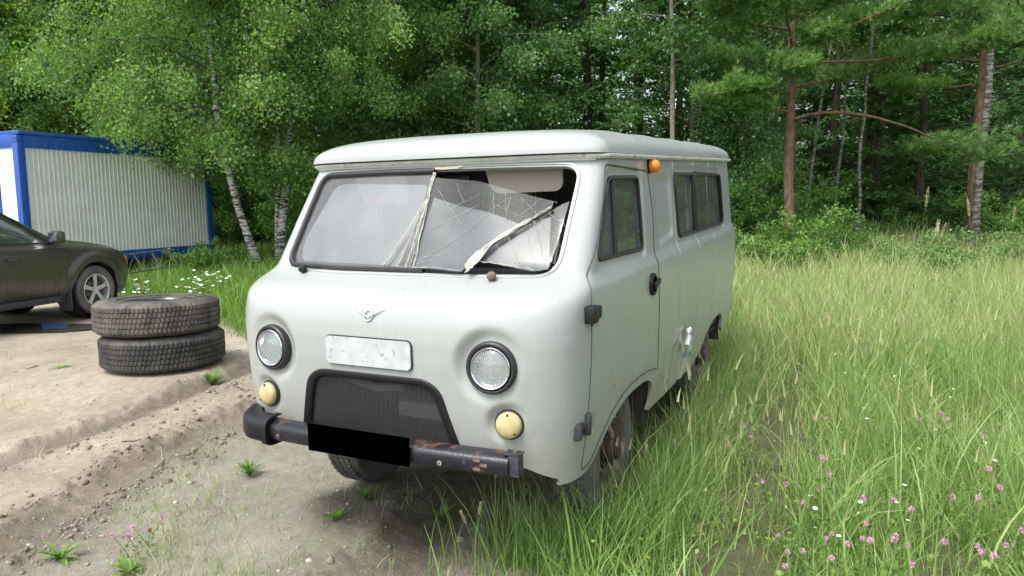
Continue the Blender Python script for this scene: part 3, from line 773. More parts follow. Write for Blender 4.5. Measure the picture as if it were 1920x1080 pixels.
def clip(p, d):
    ts = []
    for (a, b), (c, e) in zip(IP, np.roll(IP, -1, 0)):
        m_ = np.array([[d[0], -(c-a)], [d[1], -(e-b)]]); dt = np.linalg.det(m_)
        if abs(dt) < 1e-9: continue
        t, u = np.linalg.solve(m_, np.array([a-p[0], b-p[1]]))
        if 0 <= u < 1: ts.append(t)
    return (min(ts), max(ts)) if len(ts) >= 2 else None
for sgn_ in (-1, 1):
    d = np.array([1, sgn_*.46]); d /= np.linalg.norm(d)
    for k in range(-60, 61):
        p = np.array([k*.0215, .725]); c = clip(p, d)
        if c and c[1]-c[0] > .02:
            q = [p+d*(c[0]+(c[1]-c[0])*t) for t in np.linspace(0, 1, 6)]
            wm.tube([(gx(a, b)-.012+.0012*sgn_, a, b) for a, b in q], .0014, 3, cap=False)
wm.build('grille_mesh', M['wire'], gf)
rb = MB(); rb.box((.70, 0, .76), (.05, .80, .34)); rb.build('radiator', M['dark'], van)
rb = MB()
for k in range(28): rb.box((.735, -.36+k*.0267, .76), (.012, .008, .30))
rb.build('radiator_fins', mat('fin_metal', (.03, .03, .03), .6), van)
MB().box((.80, .18, .70), (.04, .30, .07), bev=.01).tube([(.80, -.30, .82), (.80, -.1, .78), (.80, .05, .80)], .02).build('hose', mat('grey_hose', (.16, .17, .16), .6), van)
# shroud that blocks the view into the cabin through the grille
MB().box((.60, 0, .95), (.02, 1.5, .50)).build('toe_board', M['dark'], van)
# ---- bumper
def bump_profile(sc=1.0):
    return [(a, b*.72) for a, b in [(0, -.062), (.018, -.060), (.036, -.050), (.043, -.032), (.044, .020), (.040, .040), (.026, .054), (.010, .060), (0, .062), (-.035, .062), (-.035, .058), (0, .050), (.022, .036), (.030, 0), (.020, -.045), (0, -.055), (-.03, -.055), (-.03, -.062)]]
def bumper_bar(y0, y1, name, m, par, n=40, grow=0, zc=.588, ends=True):
    V = []; pr = bump_profile(); K = len(pr); ysn = np.linspace(y0, y1, n)
    for y in ysn:
        t = abs(y)/.95; e_ = max(0, (-y-.62)/.16); xb = 1.030-.055*t**2-.16*e_**2.2
        a = .11*t+.85*e_**1.2; a = min(a, 1.35)*(-1 if y < 0 else 1)
        for (o, h) in pr:
            o2 = o+(grow if o > -.02 else 0); h2 = h*(1+grow*20)
            V.append((xb+o2*math.cos(a), y+o2*math.sin(a), zc+h2))
    F = [(i*K+j, (i+1)*K+j, (i+1)*K+(j+1) % K, i*K+(j+1) % K) for i in range(n-1) for j in range(K)]
    F += [tuple(range(K)), tuple(range((n-1)*K, n*K))[::-1]]
    return mesh(name, V, F, m, par, True, 40)
bp_ = empty('front_bumper', (0, 0, 0)); bp_.parent = van
bumper_bar(-.62, .690, 'bar', M['bumper'], bp_)
bumper_bar(-.775, -.545, 'corner_cap', M['plastic'], bp_, 24, .016)
bumper_bar(-.550, -.520, 'cap_lip', M['plastic'], bp_, 4, .026)
mb = MB().box((1.005, .712, .592), (.05, .045, .085), bev=.004).box((1.0, .70, .638), (.06, .07, .005)); mb.build('bracket', M['plastic2'], bp_)
MB().lathe([(.010, 0), (.010, .010), (.004, .012)], (1.0, .708, .640), (0, 0, 1), 8).build('bolt', M['rim'], bp_)
for (y, z) in ((.565, .607), (.565, .570), (.595, .589)):
    x = 1.030-.055*(y/.95)**2+.0445; MB().prism(round_poly([(y-.020, z-.007), (y+.012, z-.007), (y+.012, z+.007), (y-.020, z+.007)], .006), .002, lambda a, b, h: (x-.004*(a-y)/.1+h-.0005, a, b)).build('mounting_slot', M['rim'], bp_)
for (y, z) in ((.395, .575), (-.47, .575)):
    x = 1.030-.055*(y/.95)**2+.043; MB().lathe([(.011, 0), (.011, .005), (.004, .007)], (x, y, z), AXH, 10).build('bolt', M['rim'], bp_)
pl = MB().box((1.083, -.004, .606), (.010, .530, .122), bev=.002); npl = pl.build('number_plate', M['plate'], van)
MB().box((.70, 0, .555), (.4, 1.0, .02)).build('skid_pan', M['frame'], van)
def dl(p): return [tuple(q) for q in p]
for s, dd in ((1, door), (-1, door2)):
    def on(a, b, s=s):
        return (a, yskin(a, b, s, -.001), b)
    ring_on(rp(door_poly, .0), on, .0045, 'door_seal', mat('seal_grey', (.09, .09, .085), .8) if s > 0 else bpy.data.materials['seal_grey'], dd, 5)
# ---- hinges, handle, pivots, repeater, mirror holes
def hinge(x, z, up_):
    y = yskin(.62, z, 1, 0)
    h = empty('hinge', (x, y-.035, z)); h.parent = van
    if up_:
        MB().box((.01, .030, -.005), (.075, .085, .075), bev=.012).box((-.045, .045, .0), (.045, .05, .055), bev=.008).build('housing', M['plastic'], h)
        MB().tube([(-.03, .03, -.03), (-.03, .03, -.060)], .012, 8).build('pin', M['dark'], h)
    else:
        MB().box((.035, .010, -.010), (.085, .060, .075), Matrix.Rotation(R(12), 3, 'Z'), bev=.014).box((-.025, .035, .004), (.04, .045, .095), bev=.008).build('housing', M['plastic2'], h)
        MB().tube([(-.035, .058, -.04), (-.035, .058, .05)], .008, 8).build('pin', M['rim'], h)
hinge(.665, 1.165, True); hinge(.685, .680, False)
for z, up_ in ((1.165, 1), (.68, 0)):
    MB().box((.66, -yskin(.62, z)-.0, z), (.10, .05, .08), bev=.012).build('hinge', M['plastic'], van)
for s in (1, -1):
    hd = empty('door_handle', (-.36, yskin(-.36, 1.18, s), 1.180)); hd.parent = van
    prof = [(.062, -.004), (.062, .012), (.056, .018), (.046, .016), (.040, .002), (.001, .000)]
    MB().lathe([(r, h) for r, h in prof], (0, 0, 0), (0, s, 0), 32).build('escutcheon', M['plastic'], hd)
    MB().box((-.035, s*.018, .004), (.125, .022, .030), Matrix.Rotation(R(8), 3, 'Y'), bev=.008).build('grip', M['plastic'], hd)
for (y, z) in ((-.572, 1.300), (.483, 1.296)):
    x = float(front_x(y, z)); n_ = Vector((.55, 0, .83))
    MB().lathe([(.012, -.01), (.012, .012), (.020, .014), (.022, .026), (.016, .036), (.001, .038)], (x, y, z), n_, 20).build('wiper_pivot', M['plastic'] if y < 0 else M['rim'], van)
MB().tube([(float(front_x(-.56, 1.305))+.01, -.56, 1.330), (float(front_x(-.56, 1.305))+.012, -.50, 1.327)], .004, 6).build('washer_jet', M['plastic'], van)
rp_ = empty('roof_repeater', (-.50, yskin(-.5, 1.82, 1), 1.822)); rp_.parent = van
MB().lathe([(.040, -.01), (.040, .010), (.036, .014)], (0, 0, 0), (0, 1, 0), 28).build('base', M['plastic'], rp_)
MB().lathe([(.037, .010), (.038, .020), (.036, .034), (.033, .048), (.024, .058), (.010, .062), (.001, .063)], (0, 0, 0), (0, 1, 0), 28).build('lens', M['orange'], rp_)
for (dx, dz) in ((0, 0), (.028, .02), (-.028, .022), (.024, -.024), (-.026, -.018), (.0, .035)):
    x, z = .500+dx, 1.322+dz; MB().lathe([(.0045, .0), (.0045, .0016), (.0005, .0018)], (x, yskin(x, z)-.0045, z), (0, 1, 0), 8).build('screw_hole', M['dark'], van)
# torn gash at the filler with a white ribbon tied through it
gs = [(-1.262, .905), (-1.276, .90), (-1.295, .85), (-1.300, .79), (-1.286, .772), (-1.268, .79), (-1.258, .85)]
MB().prism([(x, z) for x, z in gs], .003, lambda a, b, h: (a, yskin(a, b)+h+.0015-.006, b)).build('gash', mat('gash_metal', (.20, .21, .20), .6), van)
rbm = MB(); yy = yskin(-1.3, .76)+.012
for s in (-1, 1):
    rbm.tube([(-1.285, yy, .775), (-1.285+s*.03, yy+.014, .785), (-1.285+s*.045, yy+.016, .772), (-1.285+s*.02, yy+.010, .765), (-1.285, yy, .770)], [.008, .012, .010, .009, .006], 6)
    rbm.tube([(-1.285, yy, .77), (-1.285+s*.018, yy+.012, .735), (-1.285+s*.045, yy+.010, .695-.01*s)], [.006, .013, .016], 5)
rbm.tube([(-1.30, yy, .772), (-1.27, yy+.008, .772)], .013, 8)
rbm.build('ribbon', M['ribbon'], van)
tm = MB()
for k in range(9):
    x = -1.36-k*.022; z = .575+random.uniform(-.008, .008); y = float(P[np.argmin(abs(ZL-.575)), NF+int((.55-x)/3.75*NS), 1])+.004
    tm.tube([(x, y, z+random.uniform(-.02, .02)), (x-.008, y, z+random.uniform(-.02, .02)), (x-.02, y, z+random.uniform(-.02, .02))], .0022, 4)
tm.build('marker_scribble', M['teal'], van)
# tail
MB().box((-3.44, .70, .66), (.09, .30, .075), bev=.012).build('rear_bumper', M['plastic'], van)
MB().box((-3.44, -.70, .66), (.09, .30, .075), bev=.012).build('rear_bumper', M['plastic'], van)
# ---- running gear
def wheel(x, y, z, s, rimmat=M['rim']):
    w = empty('wheel', (x, y, z)); w.parent = van
    ax = (0, s, 0)
    MB().lathe([(.225, -.10), (.30, -.108), (.345, -.100), (.362, -.075), (.366, -.03), (.366, .03), (.362, .075), (.345, .100), (.30, .108), (.225, .098), (.212, .08)], (0, 0, 0), ax, 56).build('tyre', M['tyre_van'], w)
    tr = MB()
    for k in range(60):
        a = 2*math.pi*k/60
        for q in (-.055, -.02, .02, .055):
            rot = Matrix.Rotation(-a, 3, 'Y'); c = rot @ Vector((.367, q, 0)); tr.box(c, (.014, .028, .026), rot)
    tr.build('tread', M['tyre_van'], w)
    MB().lathe([(.218, .088), (.222, .098), (.214, .100), (.205, .088), (.198, .05), (.190, .03), (.175, .036), (.150, .060), (.120, .070), (.100, .060), (.098, .045), (.06, .045)], (0, 0, 0), ax, 48).lathe([(.21, .09), (.205, -.09)], (0, 0, 0), ax, 48).build('rim', rimmat, w)
    MB().lathe([(.10, .0), (.10, .050), (.062, .055), (.060, .095), (.040, .110), (.036, .135), (.015, .14), (.001, .14)], (0, 0, 0), ax, 28).build('hub', M['frame'], w)
    for k in range(5):
        a = 2*math.pi*k/5+.3; MB().lathe([(.011, .04), (.011, .068), (.004, .07)], (.085*math.cos(a), 0, .085*math.sin(a)), ax, 8).build('wheel_nut', M['dark'], w)
    for k in range(8):
        a = 2*math.pi*k/8; MB().lathe([(.022, .0675), (.001, .0678)], (.140*math.cos(a), 0, .140*math.sin(a)), ax, 12).build('rim_hole', M['dark'], w)
for (x, z) in ((.02, .315), (-2.30, .355)):
    for s in (1, -1): wheel(x, s*.700, z+.035, s)
ch = MB()
for s in (-1, 1): ch.box((-1.3, s*.40, .54), (4.0, .07, .10))
for x in (.65, .3, -.6, -1.5, -2.6, -3.2): ch.box((x, 0, .54), (.06, .84, .07))
ch.build('chassis_frame', M['frame'], van)
for x, z in ((.02, .32), (-2.30, .355)):
    MB().tube([(x, -.70, z), (x, -.12, z), (x, .0, z), (x, .12, z), (x, .70, z)], [.045, .05, .05, .05, .045], 12).lathe([(.06, -.16), (.15, -.08), (.17, 0), (.15, .08), (.06, .16)], (x, -.14, z), (0, 1, 0), 20).lathe([(.05, -.14), (.13, -.09), (.16, 0), (.13, .08), (.04, .12)], (x, -.14, z), (1, 0, 0), 20).build('axle', M['frame'], van)
    for s in (-1, 1): MB().tube([(x+.55, s*.40, z+.18), (x+.25, s*.40, z+.03), (x, s*.40, z-.02), (x-.25, s*.40, z+.03), (x-.55, s*.40, z+.18)], .03, 6).build('leaf_spring', M['frame'], van)
# inner wheel houses
for x0, x1 in ((.62, -.49), (-1.58, -2.84)):
    for s in (-1, 1):
        V = []; F = []
        n = 12
        for i in range(n+1):
            a = math.pi*i/n; x = (x0+x1)/2+(x0-x1)/2*math.cos(a); z = .44+.34*math.sin(a)**.6
            for y in (.30, .845): V.append((x, s*y, z))
        for i in range(n): F.append((2*i, 2*i+1, 2*i+3, 2*i+2))
        F.append(tuple(2*i for i in range(n+1)))
        mesh('wheel_house', V, F, M['frame'], van)
MB().box((-.47, .66, .50), (.02, .33, .30), bev=.004).build('mud_flap', M['frame'], van)
MB().box((-2.2, .0, .55), (2.5, 1.62, .02)).build('underbody', M['frame'], van)
# ------------------------------------------------------------------ terrain
_perm = np.random.default_rng(3).random((256, 256))
def vnoise(x, y):
    xi = np.floor(x).astype(int); yi = np.floor(y).astype(int); fx = x-xi; fy = y-yi
    fx = fx*fx*(3-2*fx); fy = fy*fy*(3-2*fy); g = lambda a, b: _perm[a % 256, b % 256]
    return (g(xi, yi)*(1-fx)+g(xi+1, yi)*fx)*(1-fy)+(g(xi, yi+1)*(1-fx)+g(xi+1, yi+1)*fx)*fy
def fbm(x, y, o=4):
    s = 0; a = 1; t = 0
    for k in range(o): s = s+a*vnoise(x*2**k+k*17.3, y*2**k+k*9.1); t += a; a *= .5
    return s/t-.5
def poly_dist(X, Y, pts):
    best = np.full(X.shape, 1e9); side_ = np.zeros(X.shape)
    for (x0, y0), (x1, y1) in zip(pts[:-1], pts[1:]):
        dx, dy = x1-x0, y1-y0; t = np.clip(((X-x0)*dx+(Y-y0)*dy)/(dx*dx+dy*dy), 0, 1)
        d = np.hypot(X-x0-t*dx, Y-y0-t*dy); m = d < best; best[m] = d[m]; side_[m] = np.sign((X-x0)*dy-(Y-y0)*dx)[m]
    return best, side_
RUT_A = [(2.4, -3.05), (.82, -3.12), (.27, -3.13), (-.74, -3.22), (-1.3, -3.30), (-2.3, -3.55)]
RUT_B = [(2.6, -1.55), (1.55, -1.86), (1.12, -2.02), (.64, -2.18), (.03, -2.35), (-.70, -2.45), (-1.7, -2.55)]
RUT_C = [(2.4, -.25), (1.5, .02), (.9, .10), (.3, -.05), (-.6, -.1), (-2.5, -.15)]
TY = (-1.26, -4.09)
def rdc(X, Y):
    dx, dy = X-CAM[0], Y-CAM[1]; return dx*RT[0]+dy*RT[1], dx*FW[0]+dy*FW[1]
def height(X, Y, detail=True):
    X = np.asarray(X, float); Y = np.asarray(Y, float); r, d = rdc(X, Y)
    z = -.045+.04*sstep(d, 3, 7)+.04*fbm(X*.35, Y*.35)
    z = z+.16*np.exp(-(((X-TY[0])/1.2)**2+((Y-TY[1])/1.1)**2))                # the rise the tyres lie on
    z = z+.30*sstep(d, 12.5, 19)*(1-sstep(r, -2, 2))+.35*sstep(d, 13, 22)*sstep(r, -2, 2)
    z = z+.075*np.exp(-(((X-.55)/.30)**2+((Y+.62)/.28)**2))+.03*np.exp(-(((X-.9)/.5)**2+((Y+.35)/.5)**2))
    z = z-.07*np.exp(-(((r+6.75)/1.5)**2+((d-10.2)/.55)**2))                 # puddle hollow
    left = 1-sstep(r, -.9, .1)
    a, sa = poly_dist(X, Y, RUT_A); b, sb = poly_dist(X, Y, RUT_B); c, sc = poly_dist(X, Y, RUT_C)
    wob = fbm(X*3, Y*3)
    if detail:
        rough = .06*np.clip(fbm(X*7, Y*7, 4), -.5, .5)+.04*fbm(X*21, Y*21, 3)
        z = z+.020*sstep(-sa*a+wob*.1, -.02, .05)*0
        z = z-.045*np.exp(-((a+.03*wob-.0)/.10)**2)+(.018+rough*1.5)*np.exp(-((a-.17-.1*wob)/.085)**2)*(sa < 0)+.012*np.exp(-((a-.16)/.06)**2)*(sa > 0)
        z = z-.045*np.exp(-((b+.04*wob)/.10)**2)+(.024+rough*2.0)*np.exp(-((b-.20-.12*wob)/.10)**2)*(sb < 0)+(.012+rough*1.2)*np.exp(-((b-.19)/.07)**2)*(sb > 0)
        z = z-.050*np.exp(-(c/.17)**2)+(.030+rough)*np.exp(-((c-.27-.1*wob)/.09)**2)
        z = z+.012*fbm(X*4, Y*4, 5)+.006*fbm(X*17, Y*17, 3)
    return z
def axis(lo, a, b, hi, fine, grow=1.16):
    m = list(np.arange(a, b, fine)); s = fine; x = b; up_ = []
    while x < hi: up_.append(x); s *= grow; x += s
    up_.append(hi); s = fine; x = a-fine; dn = []
    while x > lo: dn.append(x); s *= grow; x -= s
    dn.append(lo); return np.array(dn[::-1]+m+up_)
gxs = axis(-110, -2.6, 2.4, 60, .022, 1.12); gys = axis(-110, -4.6, 1.6, 110, .024, 1.12)
GX, GY = np.meshgrid(gxs, gys, indexing='ij')
GZ = height(GX, GY)
na, nb = GX.shape; q = np.arange(na*nb).reshape(na, nb)
gf_ = np.stack([q[:-1, :-1], q[1:, :-1], q[1:, 1:], q[:-1, 1:]], -1).reshape(-1, 4)
r_, d_ = rdc(GX, GY)
# where the turf grows
def grass_mask(X, Y):
    r, d = rdc(X, Y); n = fbm(X*.9, Y*.9, 4)
    edge = np.interp(d, [2.5, 3.2, 4.1, 5.4, 7, 10, 14], [-.10, -.08, .14, .72, 1.10, 1.6, 1.0])
    g = sstep(r-edge+n*.9, -.15, .45)
    back = sstep(d-np.interp(r, [-9, -7.4, -5.2, -3.2, -1, 2], [14.2, 13.2, 12.0, 8.7, 7.5, 7.5])+n*.9, -.3, .5)
    return np.maximum(g, back)
gm = grass_mask(GX, GY)
b_, _ = poly_dist(GX, GY, RUT_B); a_, _ = poly_dist(GX, GY, RUT_A); c_, _ = poly_dist(GX, GY, RUT_C)
mud = np.clip(np.exp(-((b_-.08)/.22)**2)*.9+np.exp(-(a_/.15)**2)*.9+np.exp(-(c_/.5)**2)*.9+fbm(GX*1.7, GY*1.7)*.7, 0, 1)
silt = sstep(np.where(poly_dist(GX, GY, RUT_B)[1] < 0, 0, 1)*1.0, 0, 1)*(1-sstep(r_, -.6, .3))
mg = bpy.data.materials.new('earth'); mg.use_nodes = True; n, l = nodes_of(mg); b = n['Principled BSDF']
tc = n.new('ShaderNodeTexCoord').outputs['Object']
def attr(nm):
    a = n.new('ShaderNodeAttribute'); a.attribute_name = nm; return a.outputs['Fac']
n1 = noise(n, l, tc, 1.3, 8, .65); n2 = noise(n, l, tc, 14, 8, .7); n3 = noise(n, l, tc, 75, 6, .7)
c = ramp(n, l, n1, [(.3, (.235, .205, .155)), (.5, (.32, .28, .215)), (.7, (.40, .355, .275))])
c = mixc(n, l, attr('silt'), c, ramp(n, l, n1, [(.3, (.19, .18, .142)), (.7, (.29, .275, .22))]))
c = mixc(n, l, math_(n, l, 'MULTIPLY', attr('mud'), .85), c, ramp(n, l, n2, [(.3, (.075, .060, .043)), (.7, (.155, .125, .09))]))
c = mixc(n, l, .8, c, ramp(n, l, n2, [(.3, (.36, .36, .36)), (.7, (.64, .63, .61))]), 'OVERLAY')
vo = n.new('ShaderNodeTexVoronoi'); vo.inputs['Scale'].default_value = 38; l.new(tc, vo.inputs['Vector'])
peb = ramp(n, l, vo.outputs['Distance'], [(.12, (1, 1, 1)), (.20, (0, 0, 0))])
pg = mixc(n, l, 1.0, peb, ramp(n, l, noise(n, l, tc, 6, 4), [(.52, (0, 0, 0)), (.62, (.8, .8, .8))]), 'MULTIPLY')
c = mixc(n, l, pg, c, (.40, .37, .31))
gr = ramp(n, l, noise(n, l, tc, 5, 8, .7), [(.3, (.06, .055, .028)), (.5, (.085, .095, .035)), (.75, (.13, .11, .06))])
c = mixc(n, l, attr('turf'), c, gr)
l.new(c, b.inputs['Base Color'])
l.new(ramp(n, l, attr('mud'), [(0, (.9, .9, .9)), (.8, (.55, .55, .55))]), b.inputs['Roughness'])
bp = n.new('ShaderNodeBump'); bp.inputs['Strength'].default_value = 1.0; bp.inputs['Distance'].default_value = .022
hh = math_(n, l, 'ADD', math_(n, l, 'MULTIPLY', n2, .9), math_(n, l, 'MULTIPLY', n3, .5))
hh = math_(n, l, 'ADD', hh, math_(n, l, 'MULTIPLY', pg, .3))
l.new(hh, bp.inputs['Height']); l.new(bp.outputs[0], b.inputs['Normal'])
ground = mesh('ground', np.stack([GX, GY, GZ], -1).reshape(-1, 3), gf_, mg)
for nm, arr in (('turf', gm), ('mud', mud), ('silt', silt)):
    at = ground.data.attributes.new(nm, 'FLOAT', 'POINT'); at.data.foreach_set('value', arr.astype(np.float32).ravel())
tag(ground, kind='structure')
def gz(x, y): return float(height(np.array([x]), np.array([y]))[0])
# puddle beside the parked car
pz = gz(*RD(-6.75, 10.2))+.045
pw = [RD(-6.75+1.15*math.cos(t)*(1+.25*math.sin(3*t)), 10.2+.46*math.sin(t)*(1+.2*math.cos(2*t+1))) for t in np.linspace(0, 2*math.pi, 60, endpoint=False)]
water = bpy.data.materials.new('puddle_water'); water.use_nodes = True; wb = water.node_tree.nodes['Principled BSDF']
wb.inputs['Base Color'].default_value = (.07, .065, .05, 1); wb.inputs['Roughness'].default_value = .03; wb.inputs['Specular IOR Level'].default_value = .8
tag(mesh('puddle_water', [(x, y, pz) for x, y in pw], [tuple(range(60))], water, smooth=False), kind='structure')
# pebbles and clods
def lumps(name, pts, size, m, squash=.6):
    ico = bmesh.new(); bmesh.ops.create_icosphere(ico, subdivisions=1, radius=1); bv_ = np.array([v.co[:] for v in ico.verts]); bf_ = np.array([[v.index for v in f.verts] for f in ico.faces]); ico.free()
    V = []; F = []
    for i, (x, y) in enumerate(pts):
        s = size*rng.lognormal(0, .45); a = rng.uniform(0, 6.28); q = bv_*(1+rng.uniform(-.3, .3, bv_.shape))*np.array([s, s*rng.uniform(.6, 1), s*squash])
        ca, sa = math.cos(a), math.sin(a); q = np.stack([q[:, 0]*ca-q[:, 1]*sa, q[:, 0]*sa+q[:, 1]*ca, q[:, 2]], 1)
        V.append(q+np.array([x, y, gz(x, y)+s*squash*.2])); F.append(bf_+i*len(bv_))
    return mesh(name, np.concatenate(V), np.concatenate(F), m)
pts = []
while len(pts) < 1500:
    d = 2.6+rng.random()**1.6*7; r = rng.uniform(-d*.75, .2)
    x, y = RD(r, d)
    if fbm(np.array([x*1.1]), np.array([y*1.1]))[0] > -.02: pts.append((x, y))
tag(lumps('pebbles', pts, .006, mat('pebble', (.32, .29, .24), .85, var=.45, vscale=25)), kind='stuff')
pts = []
for rut, nn, off in ((RUT_B, 700, .22), (RUT_A, 260, .20), (RUT_C, 120, .28)):
    for k in range(nn):
        i = rng.integers(0, len(rut)-1); t = rng.random(); x = rut[i][0]*(1-t)+rut[i+1][0]*t; y = rut[i][1]*(1-t)+rut[i+1][1]*t
        s = rng.choice([-1, 1], p=[.3, .7]) if rut is not RUT_A else 1
        pts.append((x+rng.normal(0, .05), y+s*(off+rng.normal(0, .085))))
tag(lumps('mud_clods', pts, .0095, mat('clod', (.19, .16, .12), .85, var=.4, vscale=20, bump=.5), .7), kind='stuff')

# ------------------------------------------------------------------ grass
def strips(base, ang, L, w, lean, curl, seg=3, twist=None):
    """blades as bent tapered strips: arrays -> verts, quads"""
    N_ = len(L); V = np.zeros((N_, seg+1, 2, 3)); pos = base.copy(); el = np.full(N_, math.pi/2)-lean
    dx, dy = np.cos(ang), np.sin(ang); tw = ang+math.pi/2 if twist is None else twist
    px, py = np.cos(tw), np.sin(tw)
    for k in range(seg+1):
        wk = w*(1-(k/seg)**1.6)*.5+w*.03
        V[:, k, 0] = pos-np.stack([px*wk, py*wk, 0*wk], 1); V[:, k, 1] = pos+np.stack([px*wk, py*wk, 0*wk], 1)
        st_ = L/seg; pos = pos+np.stack([dx*np.cos(el)*st_, dy*np.cos(el)*st_, np.sin(el)*st_], 1); el = el-curl/seg
    V = V.reshape(-1, 3); b0 = (np.arange(N_)*(seg+1)*2)[:, None, None]; k = np.arange(seg)[None, :, None]*2
    F = (b0+k+np.array([0, 1, 3, 2])[None, None, :]).reshape(-1, 4)
    return V, F
def setrnd(o, vals, per):
    at = o.data.attributes.new('rnd', 'FLOAT', 'FACE'); at.data.foreach_set('value', np.repeat(vals, per).astype(np.float32))
def grass_leafmat(name, stops, trans=.35):
    m = bpy.data.materials.new(name); m.use_nodes = True; n, l = nodes_of(m); b = n['Principled BSDF']
    at = n.new('ShaderNodeAttribute'); at.attribute_name = 'rnd'
    c = ramp(n, l, at.outputs['Fac'], stops); l.new(c, b.inputs['Base Color']); b.inputs['Roughness'].default_value = .5
    t = n.new('ShaderNodeBsdfTranslucent'); l.new(c, t.inputs[0]); mx = n.new('ShaderNodeMixShader'); mx.inputs[0].default_value = trans
    l.new(b.outputs[0], mx.inputs[1]); l.new(t.outputs[0], mx.inputs[2]); l.new(mx.outputs[0], n['Material Output'].inputs[0]); return m
M['grass'] = grass_leafmat('meadow_grass', [(0, (.08, .175, .04)), (.25, (.15, .285, .06)), (.5, (.25, .40, .10)), (.74, (.37, .47, .16)), (.88, (.48, .49, .27)), (.95, (.44, .37, .22)), (1, (.26, .14, .08))])
M['lawn'] = grass_leafmat('short_grass', [(0, (.08, .19, .025)), (.5, (.17, .33, .045)), (.85, (.28, .40, .08)), (1, (.38, .36, .17))])
def in_van(x, y, m=.0): return (np.abs(y) < .80+m) & (x < .62+m) & (x > -3.4-m)
def field(n_try, dmin, dmax, rmin, rmax, dens_fn):
    d = np.sqrt(rng.uniform(dmin**2, dmax**2, n_try)); u = rng.uniform(rmin, rmax, n_try); r = u*d
    x = CAM[0]+r*RT[0]+d*FW[0]; y = CAM[1]+r*RT[1]+d*FW[1]
    k = rng.random(n_try) < dens_fn(x, y, r, d); k &= ~in_van(x, y, .02); return x[k], y[k], r[k], d[k]
allV, allF, allR = [], [], []; voff = 0
def add_blades(x, y, L, w, lean, curl, rnd, seg=3):
    global voff
    base = np.stack([x, y, height(x, y)-.01], 1)
    V, F = strips(base, rng.uniform(0, 6.283, len(x)), L, w, lean, curl, seg, rng.uniform(0, 6.283, len(x)))
    allV.append(V); allF.append(F+voff); allR.append(np.repeat(rnd, seg)); voff += len(V)
def clump(x, y): return fbm(x*1.3+40, y*1.3, 4)+.5
def dmeadow(x, y, r, d):
    g = grass_mask(x, y); n = clump(x, y); wheelpath = np.maximum(np.exp(-((y-1.45)/.34)**2)*(x > -4)*(x < .6)*.93, .9*np.exp(-(((x-.50)/.35)**2+((y-1.0)/.28)**2)))
    right_ = sstep(r, -1.0, .2)
    return np.clip(g*sstep(n, .22, .50)*(1-wheelpath)*right_, 0, 1)
x, y, r, d = field(78000, 2.2, 6.5, -.2, .78, dmeadow)
Lx = np.clip(rng.lognormal(-1.25, .42, len(x)), .10, .75)*(.6+.7*clump(x, y))*(1-.35*(d < 3.2))*(1-.45*np.exp(-((y-1.45)/.34)**2)*(x < .6))
add_blades(x, y, Lx, rng.uniform(.003, .0075, len(x)), rng.gamma(2.0, .14, len(x)), rng.uniform(-.3, 2.0, len(x))**1.0, np.clip(rng.beta(2.0, 1.8, len(x))*.9+(.25-.5*clump(x*.7, y*.7))*.8+.07, 0, 1), 4)
# coarser, broader blades and tall stems near the viewer
x, y, r, d = field(2600, 2.4, 6.5, -.05, .78, lambda x, y, r, d: dmeadow(x, y, r, d)*sstep(clump(x*1.7, y*1.7), .35, .65))
add_blades(x, y, rng.uniform(.30, .72, len(x)), rng.uniform(.008, .014, len(x)), rng.uniform(0, .3, len(x)), rng.uniform(.2, 1.9, len(x)), np.clip(rng.beta(2.2, 2.6, len(x)), 0, 1), 5)
x, y, r, d = field(75000, 6.3, 13, -.2, .78, dmeadow)
add_blades(x, y, np.clip(rng.lognormal(-1.0, .4, len(x)), .15, .9)*(.6+.7*clump(x, y)), rng.uniform(.006, .012, len(x)), rng.uniform(0, .4, len(x)), rng.uniform(.1, 1.4, len(x)), np.clip(rng.beta(2.8, 1.6, len(x))*.85+.12, 0, 1), 3)
x, y, r, d = field(52000, 12.5, 26, -.1, .80, dmeadow)
add_blades(x, y, np.clip(rng.lognormal(-.85, .35, len(x)), .2, 1.0), rng.uniform(.010, .022, len(x)), rng.uniform(0, .35, len(x)), rng.uniform(.1, 1.2, len(x)), np.clip(rng.beta(3.0, 1.5, len(x))*.85+.13, 0, 1), 3)
V = np.concatenate(allV); F = np.concatenate(allF)
gr_ = mesh('meadow_grass', V, F, M['grass']); setrnd(gr_, np.concatenate(allR), 1); tag(gr_, 'tall uncut meadow grass to the right of the van', 'grass', kind='stuff')
# -- stalks with pale heads, low herbs, and the rank grass against the front wheel
allV, allF, allR = [], [], []; voff = 0
def stalks(x, y, H, hw, hl):
    global voff
    n_ = len(x); base = np.stack([x, y, height(x, y)], 1); az = rng.uniform(0, 6.283, n_); ln = rng.uniform(0, .22, n_)
    V, F = strips(base, az, H, np.full(n_, .0028), ln, rng.uniform(0, .3, n_), 3, rng.uniform(0, 6.28, n_)); allV.append(V); allF.append(F+voff); allR.append(np.full(n_*3, .66)); voff += len(V)
    tip = V.reshape(n_, 4, 2, 3)[:, 3].mean(1)
    for q_ in range(2):
        V, F = strips(tip-np.array([0, 0, .02]), az, hl, hw, ln+.1, np.full(n_, .25), 3, rng.uniform(0, 6.28, n_)); allV.append(V); allF.append(F+voff); allR.append(np.repeat(rng.uniform(.78, .92, n_), 3)); voff += len(V)
x, y, r, d = field(5200, 3.2, 15, -.1, .78, lambda x, y, r, d: grass_mask(x, y)*sstep(r, -1, .2)*(.2+.8*sstep(clump(x, y), .4, .7)))
stalks(x, y, rng.uniform(.35, .85, len(x)), rng.uniform(.006, .013, len(x)), rng.uniform(.05, .12, len(x)))
